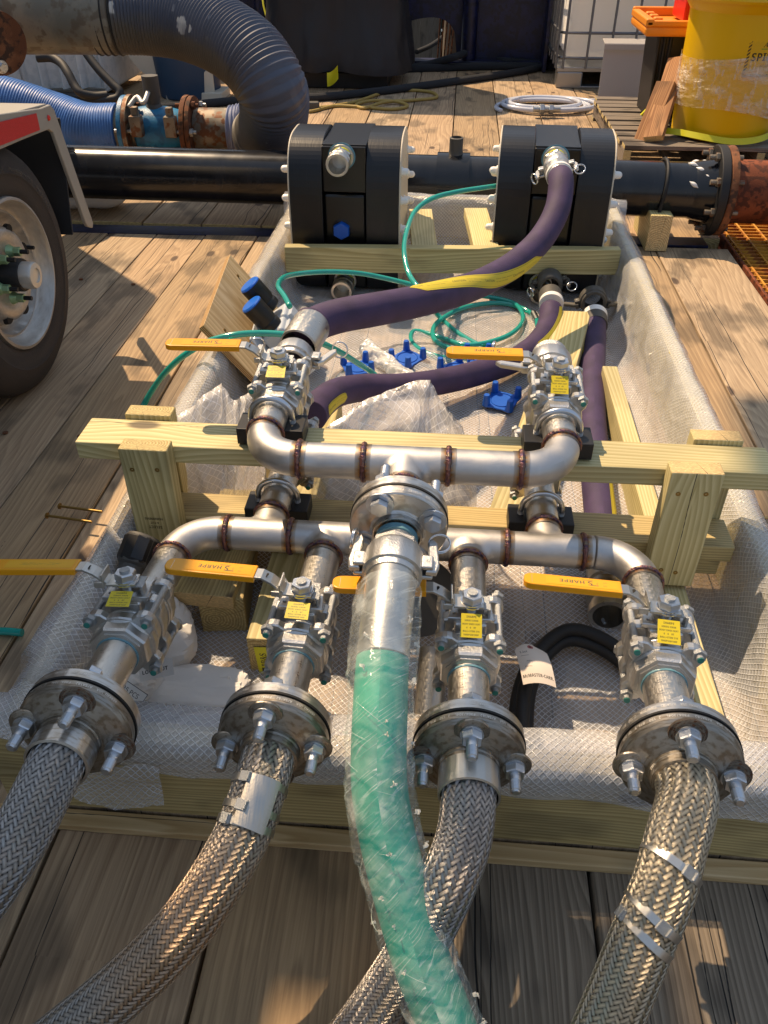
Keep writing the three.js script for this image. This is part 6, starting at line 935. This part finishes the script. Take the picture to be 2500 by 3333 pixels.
// ---------- far deck ----------
{
  const tk = thing('white_tank', 'white corrugated steel tank behind the blue hose', 'tank'), N = 40, pts = [];
  obj('corrugated_side', tri(sheet(120, 2, (u, v) => { const x = -4.2 + u * 1.75, k = (u * 14) % 1, d = k < 0.14 || k > 0.92 ? 0.055 : 0; return [x, 0.1 + v * 0.9, -5.85 + d + (x + 3.3) * -0.25]; })), M.whitePaint, tk);
  obj('end_panel', tri(bx(0.26, 0.95, 0.04, -2.57, 0.56, -5.98 - 0.09, 0.01)), M.whitePaint, tk); obj('shell', tri(bx(1.9, 0.9, 0.8, -3.4, 0.5, -6.5, 0.02)), M.whitePaint, tk); obj('skid', tri(bx(1.9, 0.09, 0.12, -3.2, 0.05, -5.82, 0.005)), M.rubber, tk); settle(tk);
  const rl = thing('hose_reel', 'beige painted reel disc and stand beside the white tank', 'reel'); obj('disc', tri(turned([[0, 0], [0.34, 0], [0.34, 0.03], [0.29, 0.035], [0, 0.05]], 48, 0.5).rotateX(Math.PI / 2).translate(-2.02, 0.42, -6.3)), M.beigePaint, rl); obj('stand', [tri(extr([[-1.98, 0], [-1.72, 0], [-1.72, 0.55], [-1.82, 0.6], [-1.9, 0.25], [-1.98, 0.2]], 0.03, 0.004, [[-1.775, 0.2, 0.025]]).translate(0, 0, -6.22)), tri(bx(0.4, 0.05, 0.25, -1.86, 0.026, -6.3))], M.beigePaint, rl); settle(rl);
  const bu = thing('blue_barrel', 'dark blue plastic barrel standing beyond the arched hose', 'barrel'); obj('wall', tri(toCreasedNormals(lathe([[0, 0], [0.205, 0], [0.215, 0.012], [0.235, 0.3], [0.25, 0.6], [0.262, 0.61], [0.262, 0.64], [0.235, 0.64], [0, 0.5]], 48).toNonIndexed(), 0.6).translate(-1.93, 0, -6.35)), M.blueBucket, bu); for (const a of [-0.5, 0.2, 0.9]) obj('rib', tri(rod([-1.93 + 0.212 * Math.sin(a), 0.03, -6.35 + 0.212 * Math.cos(a)], [-1.93 + 0.24 * Math.sin(a), 0.58, -6.35 + 0.24 * Math.cos(a)], 0.006, 6)), M.blueBucket, bu); settle(bu);
  for (const [l, pts, r] of [['black hose curving from a brass fitting on the white tank', [[-2.605, 0.361, -5.473], [-2.514, 0.361, -5.48], [-2.435, 0.335, -5.428], [-2.383, 0.291, -5.374], [-2.342, 0.235, -5.334], [-2.301, 0.199, -5.309], [-2.234, 0.178, -5.336], [-2.155, 0.178, -5.368]], 0.026], ['black hose dropping from behind the grey pipe to the deck by the white tank', [[-2.37, 0.463, -5.571], [-2.33, 0.415, -5.538], [-2.284, 0.363, -5.501], [-2.208, 0.291, -5.451], [-2.13, 0.23, -5.411], [-2.085, 0.194, -5.386], [-2.095, 0.167, -5.365], [-2.148, 0.155, -5.351], [-2.293, 0.151, -5.336]], 0.026], ['black hose end hanging at the edge of the white tank', [[-2.786, 0.345, -5.318], [-2.767, 0.311, -5.294], [-2.747, 0.265, -5.259], [-2.716, 0.212, -5.221]], 0.026]]) {
    const t = thing('black_hose', l, 'hose'); const fx = 0.6636 / 1.0; obj('wall', tube(pts.map((p) => p), r, { steps: 90, seg: 14 }), M.rubber, t); settle(t);
  }
  // dark tarpaulin over a heap
  const tp = thing('covered_heap', 'tall equipment draped in a black tarpaulin before the bulwark', 'tarpaulin');
  obj('tarp', tri(sheet(150, 60, (u, v) => { const q = u * 4, s = Math.floor(q) % 4, f = q - Math.floor(q), hw = 0.5, hd = 0.4, rc = 0.9; const a = u * Math.PI * 2 + Math.PI * 1.25, sq = (Math.abs(Math.cos(a)) ** 5 + Math.abs(Math.sin(a)) ** 5) ** -0.2; const fold = 0.1 * (fbm(u * 22, v * 2.2, 4, 22) - 0.5) * (0.4 + 1.2 * v) + 0.035 * Math.sin(u * 60 + 4 * fbm(u * 9, v * 3, 3, 9)) * v ** 2, flare = 0.1 * sst(0.72, 1, v) * (0.6 + 0.9 * fbm(u * 12, 4, 3, 12)), sag = 0.03 * (fbm(u * 10, v * 9 + 4, 4, 10) - 0.5); const r = sq * (1 + fold + flare + sag); return [-0.93 + Math.cos(a) * hw * r, 0.1 + (1 - v) * 1.55 + 0.05 * (fbm(u * 16, 8, 3, 16) - 0.3) * sst(0.8, 1, v), -7.02 - Math.sin(a) * hd * r]; })), M.tarp, tp);
  obj('pallet_base', [tri(bx(0.84, 0.1, 0.6, -0.95, 0.055, -6.98)), tri(bx(0.95, 1.4, 0.6, -0.93, 0.8, -7.02, 0.05))], M.blackPlastic, tp); obj('yellow_tape', tri(sheet(6, 4, (u, v) => [-0.96 + u * 0.08, 0.13 - v * 0.09 + 0.05 * u * u, -6.535 + 0.012 * Math.sin(u * 3 + v * 2)])), M.yellowStrap, tp); settle(tp);
  const st = thing('pale_strap', 'pale torn strap with a yellow cord hanging beside the tarpaulin', 'strap'); obj('strap', tube([[-1.467, 0.622, -7.292], [-1.476, 0.482, -7.182], [-1.459, 0.384, -7.108], [-1.47, 0.286, -7.031], [-1.412, 0.208, -6.975], [-1.381, 0.16, -6.94]], (s, a) => 0.016 + 0.01 * vn(s * 14, a), { steps: 50, seg: 8 }), M.paper, st); obj('cord', tube([[-1.545, 0.622, -7.285], [-1.525, 0.482, -7.178], [-1.499, 0.412, -7.126], [-1.472, 0.345, -7.051]], 0.007, { steps: 30, seg: 8 }), M.yellowStrap, st); settle(st);
  // ropes, cords
  const rope = (name, label, pts, r, m, cat) => { const t = thing(name, label, cat); obj('strand', tube(pts, r, { steps: 140, seg: 12 }), m, t); return settle(t); };
  rope('mooring_rope', 'thick dark rope lying across the deck from the tank toward the bulwark foot', [[-2.284, 0.028, -5.777], [-1.948, 0.028, -5.819], [-1.499, 0.028, -6.065], [-0.943, 0.028, -6.236], [-0.476, 0.028, -6.538], [0.026, 0.028, -6.937], [0.465, 0.028, -7.326], [0.706, 0.03, -7.608]], 0.026, M.rope, 'rope');
  rope('mooring_rope', 'dark rope looping from behind the tarpaulin round the blue bulwark post', [[-0.426, 0.03, -7.385], [-0.243, 0.05, -7.486], [-0.038, 0.11, -7.458], [0.142, 0.02, -8.29], [0.247, -0.016, -8.271], [0.365, 0.05, -7.67], [0.561, 0.03, -7.729], [0.728, 0.03, -7.654]], 0.028, M.rope, 'rope');
  rope('mooring_rope', 'dark rope lying along the foot of the blue bulwark', [[-0.427, 0.02, -7.406], [-0.128, 0.028, -7.465], [0.25, 0.028, -7.561], [0.629, 0.028, -7.593]], 0.03, M.rope, 'rope');
  rope('mooring_rope', 'frayed rope crossing the opening in the blue bulwark toward the piling', [[-0.42, -0.047, -8.763], [-0.279, -0.029, -9.105], [-0.106, 0.057, -9.376], [0.05, 0.127, -9.697]], 0.022, M.rope, 'rope');
  const cd = thing('extension_cord', 'tan yellow extension cord looped on the deck before the tarpaulin', 'cord'); obj('cord', tube([[-0.939, 0.011, -5.975], [-0.803, 0.011, -6.031], [-0.625, 0.011, -6.001], [-0.433, 0.011, -5.96], [-0.345, 0.013, -6.059], [-0.415, 0.02, -6.151], [-0.61, 0.02, -6.166], [-0.697, 0.012, -6.079], [-0.637, 0.012, -5.966], [-0.509, 0.022, -6.118], [-0.293, 0.012, -6.265], [-0.16, 0.011, -6.361], [-0.206, 0.011, -6.554], [-0.379, 0.011, -6.607], [-0.541, 0.011, -6.509], [-0.654, 0.012, -6.282], [-0.735, 0.013, -6.131], [-0.849, 0.013, -6.017], [-0.929, 0.012, -5.913]], 0.011, { steps: 240, seg: 10 }), M.yellowCord, cd); obj('plug', tri(bx(0.085, 0.05, 0.05, 0, 0, 0, 0.01).rotateY(0.1).translate(...[-0.975, 0.03, -5.933])), M.cuff, cd); obj('cord_end', tube([[-1.035, 0.012, -6.021], [-1.033, 0.012, -5.876], [-0.987, 0.012, -5.837], [-0.927, 0.012, -5.899]], 0.011, { steps: 20, seg: 8 }), M.yellowCord, cd); settle(cd);
  rope('yellow_line', 'thin yellow line lying on the deck behind the blue valve', [[-1.853, 0.01, -5.492], [-1.646, 0.01, -5.509], [-1.455, 0.01, -5.59], [-1.282, 0.01, -5.631], [-1.063, 0.01, -5.771]], 0.009, M.yellowCord, 'cord');
  const wh = thing('white_hose_coil', 'pale clear hose coiled on the deck with a brass fitting in its middle', 'hose coil'), pp = []; for (let i = 0; i <= 150; i++) { const q = i / 150, a = q * Math.PI * 2 * 4.2 + 2.6, cx = 1180 + 8 * Math.sin(q * 19), cy = 233 + 2 * Math.cos(q * 13), rx = 118 - 42 * Math.abs(Math.sin(q * 5.2)), ry = 20 - 8 * Math.abs(Math.sin(q * 5.2)); pp.push([cx + Math.cos(a) * rx, cy + Math.sin(a) * ry, 0.016 + 0.028 * q]); }
  obj('coil', tube(pp.map(([x, y, h]) => { const zz = -6.11 - (233 - y) * 0.0128, k = (x - 1014) / 1; return [0.595 + (x - 1180) * 0.00305, h, zz]; }), 0.014, { steps: 420, seg: 10 }), M.clearHose, wh); obj('tail', tube([[0.86, 0.03, -6.25], [1.0, 0.02, -6.3], [1.2, 0.015, -6.33]], 0.014, { steps: 20, seg: 10 }), M.clearHose, wh); obj('fitting', [rod([0.488, 0.05, -5.84], [0.663, 0.05, -5.854], 0.02, 14), aim(hex(0.034, 0.03), [0.528, 0.05, -5.843], [0.663, 0.05, -5.854]), aim(hex(0.03, 0.03), [0.588, 0.05, -5.848], [0.663, 0.05, -5.854])], M.zincDull, wh); settle(wh);
  // caged tank
  const ib = thing('caged_tank', 'white bulk liquid tank in a grey steel cage on its pallet', 'liquid tank'), bx0 = 0.735, bz = -6.86, W = 1.2, Dp = 1.0;
  obj('bottle', tri(rbox(W - 0.06, 1.05, Dp - 0.06, 0.07, 4).translate(bx0 + W / 2, 0.7, bz - Dp / 2)), M.ibcTank, ib); obj('cap_recess', tri(turned([[0.05, 0], [0.13, 0], [0.135, 0.01], [0.12, 0.02], [0.05, 0.012]], 32).rotateX(Math.PI / 2).translate(bx0 + 0.93, 0.5, bz - 0.03)), M.cuff, ib);
  for (const y of [0.2, 0.36, 0.58, 0.82, 1.06, 1.25]) obj('cage_ring', tri(tube([[bx0, y, bz], [bx0 + 0.04, y, bz + 0.012], [bx0 + W / 2, y, bz + 0.012], [bx0 + W - 0.04, y, bz + 0.012], [bx0 + W + 0.012, y, bz - 0.04], [bx0 + W + 0.012, y, bz - Dp + 0.04], [bx0 + W - 0.04, y, bz - Dp - 0.012], [bx0 + 0.04, y, bz - Dp - 0.012], [bx0 - 0.012, y, bz - Dp + 0.04], [bx0 - 0.012, y, bz - 0.04]], 0.0095, { steps: 160, seg: 8, closed: true, caps: false })), M.cageSteel, ib);
  for (let i = 0; i < 8; i++) { const x = bx0 + 0.02 + i * 0.166; obj('cage_bar', tri(rod([x, 0.13, bz + 0.028], [x, 1.28, bz + 0.028], 0.009, 8)), M.cageSteel, ib); }
  for (let i = 0; i < 6; i++) { const z = bz - 0.02 - i * 0.19; obj('cage_bar', tri(rod([bx0 - 0.028, 0.13, z], [bx0 - 0.028, 1.28, z], 0.009, 8)), M.cageSteel, ib); }
  obj('pallet', [tri(bx(W + 0.04, 0.03, Dp + 0.04, bx0 + W / 2, 0.125, bz - Dp / 2)), tri(bx(0.19, 0.11, 0.16, bx0 + 0.08, 0.057, bz - 0.06, 0.012)), tri(bx(0.19, 0.11, 0.16, bx0 + W / 2, 0.057, bz - 0.06, 0.012)), tri(bx(0.19, 0.11, 0.16, bx0 + W - 0.08, 0.057, bz - 0.06, 0.012)), tri(bx(W, 0.014, 0.1, bx0 + W / 2, 0.009, bz - 0.03, 0.003))], M.chrome2 ?? (M.chrome2 = std({ color: 0x9a9da1, metalness: 0.9, roughness: 0.35 })), ib); settle(ib);
  const sm = thing('metal_cover', 'grey folded sheet metal cover leaning in front of the caged tank', 'metal cover'); obj('panel', tri(rbox(0.47, 0.36, 0.006, 0.002).rotateX(-0.1).translate(1.19, 0.19, -6.28)), M.sheetMetal, sm); obj('top_fold', [tri(rbox(0.47, 0.006, 0.13, 0.002).rotateX(0.12).translate(1.19, 0.372, -6.36)), tri(rbox(0.47, 0.035, 0.006, 0.002).translate(1.185, 0.352, -6.265))], M.sheetMetal, sm); settle(sm);
  // pallet with bin, drum, boards
  const pl = thing('wooden_pallet', 'grey weathered wooden pallet under the yellow drum', 'pallet'); { const x0 = 0.87, x1 = 2.3, z0 = -4.62, h = 0.125; for (let i = 0; i < 11; i++) { const k = obj('slat', lumberGeo(x1 - x0, 0.02, 0.088, 0, 0.002), [M.pallet, M.end[1]], pl); k.position.set((x0 + x1) / 2 + rr(-0.012, 0.012), h - 0.01 + rr(-0.003, 0.003), z0 - 0.044 - i * 0.118); k.rotation.y = rr(-0.006, 0.006); } for (const x of [x0 + 0.03, (x0 + x1) / 2, x1 - 0.03]) { const s = obj('stringer', lumberGeo(0.04, 0.085, 1.26, 2, 0.002), [M.pallet, M.end[1]], pl); s.position.set(x, 0.06, z0 - 0.63); } for (const z of [z0 - 0.05, z0 - 0.65, z0 - 1.2]) { const s = obj('bottom_slat', lumberGeo(x1 - x0, 0.018, 0.09, 0, 0.002), [M.pallet, M.end[1]], pl); s.position.set((x0 + x1) / 2, 0.0085, z); } settle(pl); }
  const dr = thing('spill_drum', 'yellow plastic spill kit drum with a ringed screw lid and wrinkled film', 'drum'), dc = [1.43, 0.125, -4.93]; {
    obj('wall', tri(toCreasedNormals(lathe([[0, 0.004], [0.235, 0.004], [0.252, 0.016], [0.262, 0.2], [0.27, 0.45], [0.276, 0.585], [0.298, 0.615], [0.305, 0.64], [0, 0.64]], 72).toNonIndexed(), 0.5).translate(...dc)), M.yellowDrum, dr);
    obj('lid', tri(toCreasedNormals(lathe([[0.28, 0.628], [0.318, 0.63], [0.325, 0.642], [0.322, 0.662], [0.312, 0.668], [0.312, 0.676], [0.323, 0.682], [0.324, 0.698], [0.314, 0.706], [0.313, 0.714], [0.319, 0.72], [0.318, 0.742], [0.305, 0.756], [0, 0.77]], 72).toNonIndexed(), 0.5).translate(...dc)), M.yellowDrum, dr);
    obj('spill_label', new THREE.CylinderGeometry(0.2715, 0.2675, 0.18, 24, 1, true, -0.1, 0.95).translate(dc[0], dc[1] + 0.41, dc[2]), M.spillLabel, dr);
    obj('film', sheet(70, 24, (u, v) => { const a = -2.2 + u * 4.4, r = 0.273 + 0.014 * Math.abs(fbm(u * 14, v * 6, 4) - 0.5) * 2 + 0.01 * v, y = 0.40 - 0.02 * Math.sin(u * 7) - v * (0.22 + 0.14 * sst(0.35, 0.9, u)); return [dc[0] + Math.sin(a) * r, dc[1] + y, dc[2] + Math.cos(a) * r, u * 1.2, v * 0.4]; }), M.drumWrap, dr);
    obj('film_tail', sheet(16, 20, (u, v) => { const a = 0.75 + u * 0.4, r = 0.3 + 0.03 * v + 0.03 * fbm(u * 5, v * 6, 3), y = 0.3 * (1 - v) ** 1.3 + 0.01; return [dc[0] + Math.sin(a) * r, dc[1] + y, dc[2] + Math.cos(a) * r * (1 + 0.1 * v), u * 0.3, v * 0.4]; }), M.drumWrap, dr); settle(dr);
    const ys = thing('yellow_strap', 'lime yellow strap lying along the foot of the drum', 'strap'); obj('webbing', sheet(90, 2, (u, v) => { const a = -1.25 + u * 2.35, r = 0.285 + 0.012 * Math.sin(u * 11), w = v * 0.036; return [dc[0] + Math.sin(a) * r * (u < 0.12 ? 1 + (0.12 - u) * 3 : 1), dc[1] + 0.02 + w * 0.75 + 0.008 * Math.sin(u * 9), dc[2] + Math.cos(a) * r + (1 - v) * 0.02, u, v]; }), M.yellowStrap, ys); settle(ys);
  }
  const bd2 = [[[1.042, 0.127, -4.686], [1.187, 0.436, -5.112], 0.1, 0.036, 'taller brown board with a worn corner leaning on the yellow drum'], [[0.984, 0.127, -4.741], [1.086, 0.387, -4.913], 0.105, 0.036, 'front brown board with bold grain leaning on the yellow drum']];
  bd2.forEach(([a, b, w, th, l], i) => { const t = thing('leaning_board', l, 'board'), L = V(a).distanceTo(V(b)), m = obj('board', lumberGeo(w, L, th, 1, 0.002, [0.1, i]), [M.brownBoard, M.end[0]], t); const up = V(b).sub(V(a)).normalize(), x = V(0.72, 0.0, 0.69); x.addScaledVector(up, -x.dot(up)).normalize(); m.quaternion.setFromRotationMatrix(new THREE.Matrix4().makeBasis(x, up, x.clone().cross(up))); m.position.copy(V(a)).add(V(b)).multiplyScalar(0.5).addScaledVector(x.clone().cross(up), i ? -0.03 : 0.025); settle(t); });
  const bi = thing('black_bin', 'black plastic bin under an orange tray behind the leaning boards', 'bin'); obj('wall', [tri(extr([[0, 0], [0.36, 0], [0.41, 0.42], [-0.02, 0.42]], 0.36, 0.01).translate(1.11, 0.127, -5.62)), ...[0, 1, 2].map((k) => tri(rod([1.105 + k * 0.03, 0.14, -5.255], [1.09 + k * 0.032, 0.54, -5.255], 0.01, 6)))], M.blackPlastic, bi); settle(bi);
  const tr = thing('orange_tray', 'orange plastic tray lid resting on the black bin', 'tray'); obj('tray', [tri(rbox(0.56, 0.05, 0.5, 0.02, 3).translate(1.27, 0.575, -5.42)), tri(bx(0.56, 0.03, 0.04, 1.27, 0.612, -5.19, 0.01)), tri(bx(0.56, 0.05, 0.04, 1.27, 0.62, -5.65, 0.01)), tri(bx(0.045, 0.04, 0.5, 1.01, 0.615, -5.42, 0.01)), ...[0, 1, 2].map((k) => tri(bx(0.05, 0.03, 0.05, 1.07, 0.617, -5.29 - k * 0.12, 0.01)))], M.orange, tr); settle(tr);
  const rd = thing('red_box', 'bright red plastic case standing on the orange tray beside the drum', 'case'); obj('case', [tri(rbox(0.12, 0.5, 0.3, 0.012, 2).translate(1.26, 0.86, -5.42)), tri(bx(0.015, 0.48, 0.05, 1.205, 0.86, -5.28, 0.004)), tri(bx(0.13, 0.03, 0.31, 1.26, 0.72, -5.42, 0.006))], M.red, rd); settle(rd);
  const yf = thing('webbing_strap', 'yellow triangular strap end poking out by the leaning boards', 'strap'); obj('flap', tri(extr([[0, 0], [0.1, -0.05], [0.14, 0.0], [0.1, 0.12]], 0.02, 0.003).translate(1.03, 0.18, -5.1)), M.yellowStrap, yf); settle(yf);
  const pb = thing('white_sack', 'white sack lying under the black pipeline behind the trailer wheel', 'sack'); obj('cloth', jitter(new THREE.SphereGeometry(1, 24, 16).scale(0.2, 0.07, 0.12).translate(-1.72, 0.06, -3.78), 0.02, 7), M.paper, pb); settle(pb);
}

renderer.render(scene, camera);
